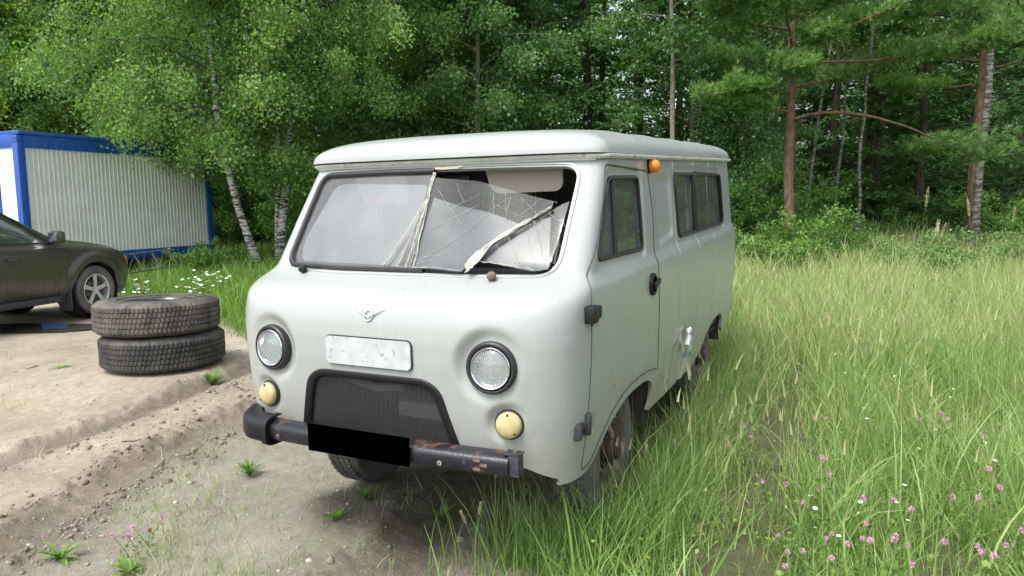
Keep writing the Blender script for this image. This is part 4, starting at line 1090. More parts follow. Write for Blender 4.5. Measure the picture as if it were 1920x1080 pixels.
V = np.concatenate(allV); F = np.concatenate(allF); o = mesh('grass_seed_heads', V, F, M['grass']); setrnd(o, np.concatenate(allR), 1); tag(o, 'pale seed heads standing above the meadow grass', 'grass', kind='stuff')
allV, allF, allR = [], [], []; voff = 0
gx0, gy0 = [], []
for (u0, v0, k0, sp1, sp2) in ((.55, .62, 380, .10, .13), (.50, .80, 380, .12, .10), (.30, .98, 420, .20, .10), (-.1, 1.02, 420, .28, .10), (.78, .45, 60, .10, .12), (-.6, 1.0, 300, .3, .09)):
    gx0 += list(rng.normal(u0, sp1, k0)); gy0 += list(rng.normal(v0, sp2, k0))
x, y = np.array(gx0), np.array(gy0); k = ~((np.abs(y-.70) < .13) & (x > -.38) & (x < .42)); x, y = x[k], y[k]
add_blades(x, y, np.clip(rng.lognormal(-1.15, .35, len(x)), .12, .55), rng.uniform(.003, .0075, len(x)), rng.uniform(0, .35, len(x)), rng.uniform(.1, 1.1, len(x)), np.clip(rng.beta(2.2, 3.4, len(x)), 0, 1), 4)
V = np.concatenate(allV); F = np.concatenate(allF); o = mesh('rank_grass', V, F, M['grass']); setrnd(o, np.concatenate(allR), 1); tag(o, 'rank green grass grown up round the front wheel', 'grass', kind='stuff')
# low broad-leaved cover between the blades
x, y, r, d = field(60000, 2.4, 12, -.2, .78, lambda x, y, r, d: grass_mask(x, y)*sstep(r, -1.0, .2)*sstep(fbm(x*1.9+9, y*1.9, 4), -.02, .2))
P3 = np.stack([x, y, height(x, y)+rng.gamma(2.0, .045, len(x))], 1); n_ = len(x)
a = rng.normal(size=(n_, 3)); a[:, 2] *= .5; a /= np.linalg.norm(a, axis=1, keepdims=True); b = np.cross(a, rng.normal(size=(n_, 3))*.5+np.array([0, 0, 1.])); b /= np.linalg.norm(b, axis=1, keepdims=True); s = (rng.uniform(.010, .030, n_)*(1+.06*d))[:, None]
V = np.stack([P3, P3+a*s*.5+b*s*.3, P3+a*s, P3+a*s*.5-b*s*.3], 1).reshape(-1, 3); o = mesh('meadow_herbs', V, np.arange(n_*4).reshape(-1, 4), M['lawn'], smooth=False); setrnd(o, rng.beta(1.6, 2.6, n_), 1)
tag(o, 'low broad-leaved herbs between the grass blades', 'herbs', kind='stuff')
allV, allF, allR = [], [], []; voff = 0
def dlawn(x, y, r, d):
    return grass_mask(x, y)*(1-sstep(r, -1.0, .0))*(.55+.45*sstep(clump(x, y), .35, .6))
x, y, r, d = field(90000, 8, 15.5, -.75, .0, dlawn)
add_blades(x, y, np.clip(rng.lognormal(-1.7, .5, len(x)), .07, .6)*(.5+clump(x, y)), rng.uniform(.006, .014, len(x)), rng.uniform(0, .5, len(x)), rng.uniform(.1, 1.3, len(x)), np.clip(rng.beta(2, 2.6, len(x)), 0, 1), 3)
x, y, r, d = field(30000, 15, 27, -.75, .05, dlawn)
add_blades(x, y, np.clip(rng.lognormal(-1.5, .4, len(x)), .1, .6), rng.uniform(.014, .028, len(x)), rng.uniform(0, .5, len(x)), rng.uniform(.1, 1.2, len(x)), np.clip(rng.beta(2, 3, len(x)), 0, 1), 2)
V = np.concatenate(allV); F = np.concatenate(allF)
gl_ = mesh('verge_grass', V, F, M['lawn']); setrnd(gl_, np.concatenate(allR), 1); tag(gl_, 'bright green grass along the forest edge behind the tyres', 'grass', kind='stuff')
# sparse sprouts on the bare mud
allV, allF, allR = [], [], []; voff = 0
cx_, cy_ = [], []
for k in range(420):
    d = 2.7+rng.random()**1.3*6; r = rng.uniform(-.72*d, -.02*d); x, y = RD(r, d)
    wgt = .9 if r > -1.8 else .25
    if rng.random() < wgt and not in_van(np.array(x), np.array(y), .1):
        m_ = rng.integers(2, 14); cx_ += list(x+rng.normal(0, .03, m_)); cy_ += list(y+rng.normal(0, .03, m_))
for (u0, v0, k0, sp_) in ((1.58, -.85, 150, .10), (1.48, -.25, 130, .09), (1.3, -.55, 90, .10), (1.2, -1.05, 120, .12), (.9, -1.6, 160, .16), (.55, -1.75, 120, .12), (.2, -1.9, 90, .12), (1.75, -.95, 160, .14), (1.62, -.15, 140, .13), (1.55, -.62, 160, .12), (1.65, -.75, 150, .16), (1.45, -.45, 140, .14), (1.35, -.05, 90, .12), (1.72, -.35, 120, .15), (.72, -1.30, 90, .13), (.95, -1.25, 60, .12), (.35, -.35, 60, .14), (1.2, .35, 80, .14)):
    cx_ += list(rng.normal(u0, sp_, k0)); cy_ += list(rng.normal(v0, sp_, k0))
x = np.array(cx_); y = np.array(cy_)
add_blades(x, y, np.clip(rng.lognormal(-2.45, .5, len(x)), .03, .24), rng.uniform(.0018, .0045, len(x)), rng.uniform(0, .7, len(x)), rng.uniform(.1, 1.6, len(x)), np.clip(rng.beta(2.6, 1.6, len(x)), 0, 1), 3)
V = np.concatenate(allV); F = np.concatenate(allF)
o = mesh('sparse_grass', V, F, M['grass']); setrnd(o, np.concatenate(allR), 1); tag(o, 'sparse dry grass sprouts on the bare mud in front', 'grass', kind='stuff')
# ------------------------------------------------------------------ site cabin (container)
def blue_mat():
    m = bpy.data.materials.new('blue_paint'); m.use_nodes = True; n, l = nodes_of(m); b = n['Principled BSDF']
    tc = n.new('ShaderNodeTexCoord').outputs['Object']
    f = noise(n, l, mapping(n, l, tc, (6, 6, 1.2)), 3, 8, .7)
    c = ramp(n, l, f, [(.3, (.006, .045, .26)), (.55, (.010, .085, .38)), (.8, (.05, .17, .42))])
    l.new(c, b.inputs['Base Color']); b.inputs['Roughness'].default_value = .38; return m
M['blue'] = blue_mat()
M['cabin'] = mat('cabin_sheet', (.62, .65, .62), .5, var=.06, vscale=2, bump=.05)
M['cabin2'] = mat('cabin_panel', (.66, .68, .66), .5, var=.05, vscale=3)
M['grime'] = mat('grimy_steel', (.08, .075, .07), .7, var=.4, vscale=20)
th = R(22); cd = RT*math.sin(th)+FW*math.cos(th); cw = -RT*math.cos(th)+FW*math.sin(th)
cx, cy = RD(-9.40, 14.1)
cont = empty('site_cabin', (cx, cy, .52), math.atan2(cd[1], cd[0]), 'white corrugated site cabin with blue frame behind the dark car', 'site cabin')
LC, WC, HC_ = 4.85, 2.45, 2.63
pitch = .098; V = []; k = 0; prof = []
x = .16
while x < LC-.15:
    prof += [(x, .0), (x+.056, .0), (x+.064, -.014), (x+.078, -.014), (x+.086, .0)]; x += pitch
V = [(px, .035+py, z) for z in (.20, HC_-.25) for px, py in prof]; n_ = len(prof)
mesh('corrugated_wall', V, [(i, i+1, n_+i+1, n_+i) for i in range(n_-1)], M['cabin'], cont, False)
MB().box((LC/2, WC-.04, HC_/2), (LC-.1, .04, HC_-.3)).box((LC-.04, WC/2, HC_/2), (.04, WC-.2, HC_-.3)).build('back_wall', M['cabin'], cont, False)
for (px, py) in ((.075, .075), (LC-.075, .075), (.075, WC-.075), (LC-.075, WC-.075)):
    MB().box((px, py, HC_/2-.1), (.15, .15, HC_-.26), bev=.012).build('corner_post', M['blue'], cont)
    MB().box((px, py, HC_-.16), (.156, .156, .15), bev=.01).build('corner_casting', M['blue'], cont)
for (a, b_, sx, sy) in ((LC/2, .07, LC-.3, .13), (LC/2, WC-.07, LC-.3, .13), (.07, WC/2, .13, WC-.3), (LC-.07, WC/2, .13, WC-.3)):
    MB().box((a, b_, HC_-.195), (sx, sy, .25), bev=.01).build('top_rail', M['blue'], cont)
    MB().box((a, b_, .10), (sx, sy, .19), bev=.01).build('bottom_rail', M['blue'], cont)
MB().box((LC/2+.05, WC/2, HC_-.035), (LC+.04, WC+.06, .07), bev=.01).build('roof', M['blue'], cont)
for (y, m_) in ((.40, 'cabin2'), (.86, 'cabin2')): MB().box((.055, y, HC_/2-.08), (.03, .47 if y < .5 else .02, HC_-.40)).build('end_panel', M[m_], cont, False)
MB().box((.05, .74, HC_/2-.1), (.06, .18, HC_-.44), bev=.008).build('door_post', M['blue'], cont)
MB().box((.045, 1.5, HC_/2-.1), (.03, 1.30, HC_-.44)).build('end_panel', M['cabin2'], cont, False)
mb = MB()
for y in (.045, .105): mb.lathe([(.017, .0), (.017, .002), (.001, .0025)], (-.001, y, HC_-.15), (-1, 0, 0), 12)
mb.build('casting_hole', M['dark'], cont)
cm_ = mat('block_concrete', (.22, .21, .19), .9, var=.2)
for x in (.25, 1.6, 3.2, 4.6):
    for y in (.25, WC-.25): MB().box((x, y, -.16), (.38, .30, .31), bev=.01).build('support_block', cm_, cont)
def cl(x, y, z): v = cd*x-np.array([-cw[0], -cw[1]])*y; return Vector((cx+v[0], cy+v[1], .52+z))
# ladder lying against the foot of the cabin
ld = empty('ladder', (*RD(-7.3, 14.0), .45), math.atan2(cd[1], cd[0])+R(3), 'thin dark metal ladder leaning along the foot of the white cabin', 'ladder')
for z, y in ((.28, .1), (-.05, -.08)): MB().tube([(-1.4, y, z-.02), (1.1, y, z+.06)], .017, 6).build('rail', M['grime'], ld)
for k in range(6): MB().tube([(-1.2+k*.44, .1, .27+k*.012), (-1.15+k*.44, -.08, -.04+k*.012)], .014, 6).build('rung', M['grime'], ld)

# ------------------------------------------------------------------ parked dark car
def car_paint():
    m = bpy.data.materials.new('car_paint'); m.use_nodes = True; n, l = nodes_of(m); b = n['Principled BSDF']
    tc = n.new('ShaderNodeTexCoord').outputs['Object']
    st = ramp(n, l, noise(n, l, mapping(n, l, tc, (26, 4, 1.2)), 2.2, 6), [(.45, (0, 0, 0)), (.7, (1, 1, 1))])
    sep = n.new('ShaderNodeSeparateXYZ'); l.new(tc, sep.inputs[0])
    mr = n.new('ShaderNodeMapRange'); mr.inputs[1].default_value = .95; mr.inputs[2].default_value = .35; l.new(sep.outputs[2], mr.inputs[0])
    f = math_(n, l, 'MULTIPLY', math_(n, l, 'MULTIPLY', mr.outputs[0], st), .55)
    c = mixc(n, l, f, (.045, .044, .036), (.15, .145, .115))
    c = mixc(n, l, math_(n, l, 'MULTIPLY', noise(n, l, tc, 5, 6), .25), c, (.10, .095, .07))
    l.new(c, b.inputs['Base Color']); b.inputs['Metallic'].default_value = .25; b.inputs['Roughness'].default_value = .36; b.inputs['Coat Weight'].default_value = .5
    b.inputs['Coat Roughness'].default_value = .12; return m
M['car'] = car_paint()
M['carglass'] = glass_mat('car_glass', (.35, .42, .42), .16, .02, .12, (.3, .36, .35), 8)
M['alloy'] = mat('alloy', (.62, .63, .64), .35, metal=.6)
th = R(15); ad = RT*math.sin(th)+FW*math.cos(th)
wx, wy = RD(-6.48, 11.1); al = np.array([-ad[1], ad[0]])
ox, oy = wx+al[0]*.80, wy+al[1]*.80
car = empty('parked_car', (ox, oy, .03), math.atan2(ad[1], ad[0]), 'dusty dark brown estate car parked beside the tyres, cut by the picture edge', 'car')
st_ = np.array([ # x, roofz, beltz, y6, y7, y8, lowz
 (.93, .66, .62, .60, .5, .3, .36), (.86, .80, .70, .70, .62, .4, .27), (.72, .895, .80, .72, .64, .45, .24), (.5, .955, .88, .73, .65, .5, .24), (.1, 1.03, .94, .74, .66, .5, .25), (-.40, 1.095, .985, .74, .66, .5, .25),
 (-.52, 1.13, 1.0, .75, .67, .5, .25), (-.9, 1.34, 1.01, .77, .66, .5, .25), (-1.3, 1.55, 1.02, .755, .62, .45, .25), (-1.7, 1.64, 1.03, .75, .60, .42, .25), (-2.4, 1.665, 1.06, .745, .60, .42, .25), (-3.1, 1.62, 1.10, .73, .58, .42, .27), (-3.45, 1.50, 1.14, .71, .56, .4, .30), (-3.68, 1.10, 1.05, .70, .6, .4, .36)])[::-1]
xs = np.concatenate([np.linspace(-3.68, .6, 150)[:-1], .6+.33*np.sin(np.linspace(0, math.pi/2, 24))])
def ci(k):
    v = np.interp(xs, st_[:, 0], st_[:, k]); g = np.convolve(np.pad(v, 4, 'edge'), np.ones(9)/9, 'valid'); w_ = sstep(xs, .45, .7); return g*(1-w_)+v*w_
rz_, bz_, y6, y7, y8, lz = [ci(k) for k in range(1, 7)]
plan = np.where(xs > .25, (1-np.clip((xs-.25)/.70, 0, .999)**3.0)**(1/3.0), 1)*np.where(xs < -3.3, 1-.12*((xs+3.3)/-.38)**2, 1)
ks = []
for (yy, zz) in ((.74*plan, lz), (.84*plan, lz+.14*(bz_-lz)/.75), (.885*plan, lz+.34*(bz_-lz)/.75), (.895*plan, lz+.55*(bz_-lz)/.75), (.875*plan, bz_-.05), (.835*plan, bz_+.005), (y6*plan, bz_+(rz_-bz_)*.45), (y7*plan, rz_-.055*(rz_-bz_)/.5-.006), (y8*plan, rz_-.004), (.22*plan, rz_+.012), (0*plan, rz_+.015)):
    ks.append(np.stack([xs, -yy, zz], 1))
ks = np.array(ks); K = len(ks); tt = np.linspace(0, K-1, 90); Pc = np.zeros((len(tt), len(xs), 3))
for i, t in enumerate(tt):                                                # Catmull-Rom across the section
    j = min(int(t), K-2); u = t-j; p0, p1, p2, p3 = ks[max(j-1, 0)], ks[j], ks[j+1], ks[min(j+2, K-1)]
    Pc[i] = .5*((2*p1)+(-p0+p2)*u+(2*p0-5*p1+4*p2-p3)*u*u+(-p0+3*p1-3*p2+p3)*u**3)
for xc in (0, -2.67):                                                     # wheel-arch flares
    d = np.hypot(Pc[..., 0]-xc, Pc[..., 2]-.35); fl_ = .035*sstep(d, .36, .42)*(1-sstep(d, .47, .56))*(Pc[..., 2] < .95); Pc[..., 1] -= fl_
d = np.abs(Pc[..., 2]-.33); Pc[..., 1] += .0
def circ(cx_, cz_, r, n=36): return [(cx_+r*math.cos(t), cz_+r*math.sin(t)) for t in np.linspace(0, 2*math.pi, n, endpoint=False)]
wn1 = round_poly([(-.66, 1.045), (-1.50, 1.065), (-1.46, 1.50), (-1.36, 1.50), (-1.02, 1.315)], [.04, .03, .04, .06, .1])
wn2 = round_poly([(-1.56, 1.068), (-2.42, 1.09), (-2.42, 1.535), (-1.54, 1.53)], .04)
wn3 = round_poly([(-2.50, 1.11), (-3.12, 1.17), (-2.98, 1.46), (-2.50, 1.52)], .04)
dr1 = round_poly([(-.50, .40), (-1.53, .36), (-1.53, 1.545), (-1.36, 1.545), (-1.0, 1.36), (-.60, 1.08), (-.44, .95)], .04)
dr2 = round_poly([(-1.545, .36), (-2.15, .36), (-2.36, .70), (-2.50, 1.0), (-2.47, 1.56), (-1.545, 1.56)], .04)
wsh = [(-.60, 1.15), (-.60, 1.19), (-1.30, 1.60), (-1.40, 1.62), (-1.38, 1.64), (-.45, 1.3)]
cr = [dict(name='front_door', dom=1, poly=dr1, gap=.004, flange=.01), dict(name='rear_door', dom=1, poly=dr2, gap=.004, flange=.01),
      dict(name=None, dom=1, poly=circ(0, .35, .40)), dict(name=None, dom=1, poly=circ(-2.67, .35, .40)),
      dict(name='w1', dom=1, poly=wn1, offset=-.006), dict(name='w2', dom=1, poly=wn2, offset=-.006), dict(name='w3', dom=1, poly=wn3, offset=-.006)]
sk = cutgrid(Pc, np.ones(len(xs), int), cr, closed=False)
for s in (1, -1):
    def pc(nm, key, m, par=car):
        v, f = sk[key]; v = v*np.array([1, s, 1]); f = f if s > 0 else f[:, ::-1]
        return mesh(nm, v, f, m, par, True, 40)
    pc('body_side', 'body', M['car'])
    d1 = pc('door', 'front_door', M['car']); d2 = pc('door', 'rear_door', M['car'])
    pc('window', 'w1', M['carglass'], d1); pc('window', 'w2', M['carglass'], d2); pc('window', 'w3', M['carglass'])
    def yb(x, z):
        i = np.argmin(abs(xs-x)); col = Pc[:, i]; return float(np.interp(z, col[:60, 2], col[:60, 1]))*s
    ring = lambda poly, nm, par, r=.013: ring_on(poly, lambda a, b: (a, yb(a, b)-s*.0, b), r, nm, M['rubber'], par)
    ring(rp(wn1, .006), 'window_trim', d1); ring(rp(wn2, .006), 'window_trim', d2)
    MB().box((-1.28, yb(-1.28, .86)-s*.035, .86), (.21, .025, .03), bev=.008).lathe([(.04, 0), (.035, .004), (.001, -.002)], (-1.28, yb(-1.28, .86)-s*.004, .85), (0, -s, 0), 16).build('handle', M['car'], d1)
    mi = empty('wing_mirror', (-.66, yb(-.66, 1.03)-s*.13, 1.115)); mi.parent = car
    MB().box((0, 0, 0), (.13, .23, .17), Matrix.Rotation(R(-12*s), 3, 'Z'), bev=.05).build('mirror_shell', M['car'], mi)
    MB().box((-.068, -s*.004, 0), (.006, .17, .12), Matrix.Rotation(R(-12*s), 3, 'Z'), bev=.002).build('mirror_glass', M['mirrorglass'], mi)
    MB().box((.01, s*.12, -.05), (.06, .10, .04), bev=.01).build('mirror_arm', M['plastic'], mi)
    MB().box((-1.33, -s*.80, .285), (1.70, .10, .09), bev=.03).build('side_step', M['plastic2'], car)
    MB().box((-.46, -s*.80, .26), (.02, .22, .30), bev=.006).build('mud_flap', M['plastic2'], car)
    MB().prism(round_poly([(.66, .665), (.76, .665), (.72, .775), (.60, .80)], .02), .006, lambda a, b, h: (a, (yb(a, b)-s*(h+.002)), b)).build('indicator', M['orange'], car)
    for xw in (0, -2.67):
        w = empty('wheel', (xw, -s*.80, .345)); w.parent = car; ax = (0, -s, 0)
        MB().lathe([(.24, -.10), (.31, -.105), (.338, -.085), (.346, -.05), (.346, .05), (.338, .085), (.31, .105), (.24, .10), (.228, .085)], (0, 0, 0), ax, 48).build('tyre', M['tyre_van'], w)
        mb = MB().lathe([(.232, .09), (.226, .098), (.214, .09), (.208, .02), (.20, -.08)], (0, 0, 0), ax, 48).lathe([(.05, .06), (.048, .07), (.001, .074)], (0, 0, 0), ax, 20)
        for k in range(5):
            a = 2*math.pi*k/5+.32; rot = Matrix.Rotation(-a, 3, 'Y')
            for da in (-.09, .09):
                rot2 = Matrix.Rotation(-(a+da), 3, 'Y'); mb.box(rot2 @ Vector((.135, -s*.072, 0)), (.165, .022, .028), rot2, bev=.006)
            mb.box(rot @ Vector((.07, -s*.064, 0)), (.09, .03, .05), rot, bev=.006)
        mb.build('rim', M['alloy'], w)
        MB().lathe([(.19, .0), (.001, .0)], (0, 0, 0), ax, 24).lathe([(.14, .02), (.14, .03), (.03, .035), (.001, .035)], (0, 0, 0), ax, 24).build('brake_disc', M['grime'], w)
        MB().lathe([(.395, .09), (.39, -.25), (.001, -.25)], (0, 0, 0), ax, 32).build('wheel_well', M['dark'], w)
MB().box((-1.4, 0, .30), (3.6, 1.3, .10)).build('floor_pan', M['dark'], car)
for s in (-1, 1):
    MB().box((-1.35, s*.38, .68), (.5, .5, .2), bev=.06).box((-1.62, s*.38, 1.0), (.16, .48, .62), Matrix.Rotation(R(-14), 3, 'Y'), bev=.05).box((-1.72, s*.38, 1.38), (.1, .26, .16), bev=.04).build('seat', M['seat'], car)
MB().box((-.75, 0, .93), (.4, 1.4, .16), bev=.05).build('dashboard', M['plastic'], car)
MB().box((.66, .0, .52), (.04, 1.2, .2)).build('radiator', M['dark'], car)

car.scale = (1.05, 1.05, 1.085)
# ------------------------------------------------------------------ stack of two lorry tyres
def lorry_tyre(name, x, y, z, tilt, m, label, seed, R0=.55, Wd=.325):
    r_ = random.Random(seed)
    t = empty(name, (x, y, z), r_.uniform(0, 6), label, 'tyre', 'lorry tyres stacked on the bare ground'); t.rotation_euler = (tilt[0], tilt[1], r_.uniform(0, 6))
    seg = 270; prof = []
    ribs = 5; gw_ = .009; hw = Wd/2-.045
    prof += [(R0-.225, -Wd/2+.03), (R0-.17, -Wd/2+.004), (R0-.10, -Wd/2), (R0-.045, -Wd/2+.012), (R0-.014, -Wd/2+.036)]
    tread = []
    for i in range(ribs):
        a = -hw+2*hw*i/ribs; b = -hw+2*hw*(i+1)/ribs
        if i: tread += [(R0-.014, a-gw_*.25, i, 0), (R0-.014, a+gw_*.3, i, 0)]
        tread += [(R0+.001, a+gw_*.55, i, 1), (R0+.002, (a+b)/2, i, 1), (R0+.001, b-gw_*.55, i, 1)]
    rows_ = [(a, b, -1, 0) for a, b in prof]+tread+[(a, -b, -1, 0) for a, b in prof[::-1]]
    V = []; 
    for (rad, h, rib, blk) in rows_:
        for j in range(seg):
            a = 2*math.pi*j/seg; rr_ = rad
            if blk and ((j+rib*2) % 3 == 0): rr_ -= .008
            if rib < 0 and abs(abs(h)-(Wd/2-.036)) < .002 and j % 5 == 0: rr_ -= .010
            hh_ = h+(.0035 if (j//2) % 2 else -.0035)*(rib >= 0)
            rr_ += .003*math.sin(3*a+seed)
            V.append((rr_*math.cos(a), rr_*math.sin(a), hh_))
    n = len(rows_); F = [(i*seg+j, i*seg+(j+1) % seg, (i+1)*seg+(j+1) % seg, (i+1)*seg+j) for i in range(n-1) for j in range(seg)]
    mesh('tread', V, F, m, t, True, 30)
    sw = MB().lathe([(R0-.225, Wd/2-.028), (R0-.25, Wd/2-.035), (R0-.262, Wd/2-.05), (R0-.262, Wd/2-.075), (R0-.235, Wd/2-.085), (R0-.10, Wd/2-.04), (R0-.03, .08), (R0-.022, 0), (R0-.03, -.08), (R0-.10, -Wd/2+.04), (R0-.235, -Wd/2+.085), (R0-.262, -Wd/2+.06), (R0-.25, -Wd/2+.035), (R0-.225, -Wd/2+.028)], (0, 0, 0), (0, 0, 1), 96)
    sw.lathe([(R0-.14, Wd/2+.001), (R0-.135, Wd/2+.004), (R0-.13, Wd/2+.001)], (0, 0, 0), (0, 0, 1), 96).lathe([(R0-.20, Wd/2-.010), (R0-.195, Wd/2-.006), (R0-.19, Wd/2-.010)], (0, 0, 0), (0, 0, 1), 96)
    sw.build('inner_wall', M['tyre_wall'], t); return t
tx, ty = RD(-3.36, 6.9); tzg = gz(tx, ty)
lorry_tyre('lorry_tyre', tx, ty, tzg+.145, (R(0), R(0)), M['tyre_dark'], 'dark worn lorry tyre lying flat, the lower one of the stack', 3)
lorry_tyre('lorry_tyre', tx-.03*RT[0], ty-.03*RT[1], tzg+.145+.318, (R(1.2), R(-.8)), M['tyre_mud'], 'mud-caked lorry tyre lying on top of the other tyre', 8)
print('TYRE', tzg)
# ------------------------------------------------------------------ trees
def bark(name, c1, c2, scale=(3, 3, 12), bump=.6, stops=None):
    m = bpy.data.materials.new(name); m.use_nodes = True; n, l = nodes_of(m); b = n['Principled BSDF']
    tc = n.new('ShaderNodeTexCoord').outputs['Object']; f = noise(n, l, mapping(n, l, tc, scale), 2.2, 6, .65)
    l.new(ramp(n, l, f, stops or [(.35, c1), (.65, c2)]), b.inputs['Base Color']); b.inputs['Roughness'].default_value = .9
    bp = n.new('ShaderNodeBump'); bp.inputs['Strength'].default_value = bump; bp.inputs['Distance'].default_value = .02
    l.new(f, bp.inputs['Height']); l.new(bp.outputs[0], b.inputs['Normal']); return m
M['birch'] = bark('birch_bark', None, None, (2.2, 2.2, 9), .3, [(.40, (.03, .028, .025)), (.47, (.10, .095, .085)), (.51, (.46, .45, .42)), (.7, (.64, .63, .59))])
M['pine'] = bark('pine_bark', (.050, .040, .032), (.21, .12, .072), (6, 6, 2.4))
M['darkbark'] = bark('dark_bark', (.045, .037, .030), (.12, .10, .08), (8, 8, 2))
M['greybirch'] = bark('grey_birch_bark', None, None, (2.2, 2.2, 9), .3, [(.42, (.04, .038, .032)), (.55, (.22, .215, .19)), (.7, (.30, .30, .27))])
M['greybark'] = bark('grey_bark', (.13, .13, .10), (.27, .26, .21), (4, 4, 3), .3)
M['lf_birch'] = leaf_mat('birch_leaves', (.09, .19, .05), (.33, .48, .165), .5, .42)
M['lf_oak'] = leaf_mat('oak_leaves', (.12, .24, .03), (.42, .54, .10), .5, .45)
M['lf_dark'] = leaf_mat('forest_leaves', (.06, .145, .050), (.19, .34, .115), .45, .5)
M['lf_pine'] = leaf_mat('pine_needles', (.09, .20, .055), (.27, .45, .13), .3, .5)
M['lf_spruce'] = leaf_mat('spruce_needles', (.055, .135, .045), (.15, .29, .095), .30, .6)
M['lf_bush'] = leaf_mat('bush_leaves', (.065, .16, .035), (.22, .37, .095), .45, .45, 2)

def norm(v): return v/(np.linalg.norm(v, axis=-1, keepdims=True)+1e-9)
def leafquads(pts, size, rs, droop=.3, aspect=.7):
    """pointed leaves: 4-vertex kites, random attitude"""
    n = len(pts); a = norm(rs.normal(size=(n, 3))+np.array([0, 0, -droop])); b = norm(np.cross(a, rs.normal(size=(n, 3))))
    s = (size*rs.uniform(.6, 1.3, n))[:, None]
    V = np.stack([pts, pts+a*s*.5+b*s*.5*aspect, pts+a*s, pts+a*s*.5-b*s*.5*aspect], 1).reshape(-1, 3)
    return V, np.arange(n*4).reshape(-1, 4)
def limb(p0, az, el, L, rs, n=7, sag=.0, wob=.12):
    p = np.array(p0, float); o = [p.copy()]
    for k in range(n):
        el += sag/n+rs.normal(0, wob*.4); az += rs.normal(0, wob)
        p = p+L/n*np.array([math.cos(az)*math.cos(el), math.sin(az)*math.cos(el), math.sin(el)]); o.append(p.copy())
    return np.array(o), az, el
def along(P_, t):
    t = np.clip(t, 0, 1)*(len(P_)-1); i = np.minimum(t.astype(int), len(P_)-2); u = (t-i)[:, None]; return P_[i]*(1-u)+P_[i+1]*u
def decid(seed, H, base, cr, nl, nleaf, ls, lm, bm_, trunk_r=.11, lean=(0, 0), hang=0., sig=.16, kink=.25, fork=False, up=.5):
    """returns {trunk, branches, crown} meshes of a leafy tree"""
    rs = np.random.default_rng(seed); T = [np.zeros(3)]
    n = 12
    for k in range(n): T.append(T[-1]+np.array([lean[0]*H/n*(max(0, 1-k/5.) if abs(lean[0]) > .2 else 1)+rs.normal(0, kink*.3)*H/40, lean[1]*H/n+rs.normal(0, kink*.3)*H/40, H/n]))
    T = np.array(T); T[0, 2] = -.15
    tr = MB(); tr.tube(T, list(trunk_r*np.linspace(1, .15, n+1)**.8*np.array([1.35]+[1]*n)), 10)
    if fork:
        T2 = T.copy(); T2 = T2[:10]*np.array([1, 1, 1]); T2[:, 0] -= np.linspace(0, 1, 10)**.8*H*.07; T2[:, 1] += np.linspace(0, 1, 10)*H*.05
        tr.tube(T2, list(trunk_r*.75*np.linspace(1, .2, 10)), 8)
    br = MB(); pts = []; wts = []
    for i in range(nl):
        f = (i+rs.random())/nl; h = base+(1-base)*f*.97
        p0 = along(T, np.array([h]))[0]; az = i*2.39996+rs.normal(0, .3)
        L = cr*(.45+.75*math.sin(math.pi*min(1, (f*.85+.15)))**.8)*rs.uniform(.7, 1.15)
        A_, az2, el2 = limb(p0, az, up*rs.uniform(.6, 1.4)+f*.5, L, rs, 7, -.5-hang)
        br.tube(A_, list(trunk_r*.32*np.linspace(1, .12, 8)), 4, cap=False)
        for k in range(7):
            t = .25+.75*(k+rs.random())/7; q0 = along(A_, np.array([t]))[0]
            B_, _, _ = limb(q0, az+rs.choice([-1, 1])*rs.uniform(.3, 1.3), rs.uniform(-.3, .6)-hang*.4, L*.42*rs.uniform(.6, 1.2)*(1.15-t*.5), rs, 5, -.6-hang*1.6)
            br.tube(B_, [.010, .008, .007, .006, .005, .003], 3, cap=False)
            pts.append(B_); wts.append(1)
    crown = []
    per = max(1, nleaf//len(pts)); 
    for B_ in pts:
        m_ = int(per*rs.uniform(.4, 1.6)); t = rs.uniform(.1, 1.05, m_); c = along(B_, t)+rs.normal(0, sig, (m_, 3))*np.array([1, 1, .75]); crown.append(c)
    C_ = np.concatenate(crown); V, F = leafquads(C_, ls, rs, .8 if hang else .3)
    t_ = tr.build('trunk', bm_, None, link=False) if False else None
    out = dict(trunk=(tr, bm_), branches=(br, M['darkbark'] if bm_ in (M['birch'], M['greybirch']) else bm_), crown=(V, F, lm, rs.random(len(F))))
    return out
def needles(C_, D_, rs, L=.11, w=.014, k=12):
    n = len(C_); c = np.repeat(C_, k, 0); d = norm(np.repeat(D_, k, 0)*.8+rs.normal(size=(n*k, 3))*.75)
    s = norm(np.cross(d, rs.normal(size=(n*k, 3)))); Lk = (L*rs.uniform(.7, 1.2, n*k))[:, None]
    V = np.stack([c-s*w*.5, c+s*w*.5, c+d*Lk], 1).reshape(-1, 3); return V, np.arange(n*k*3).reshape(-1, 3)
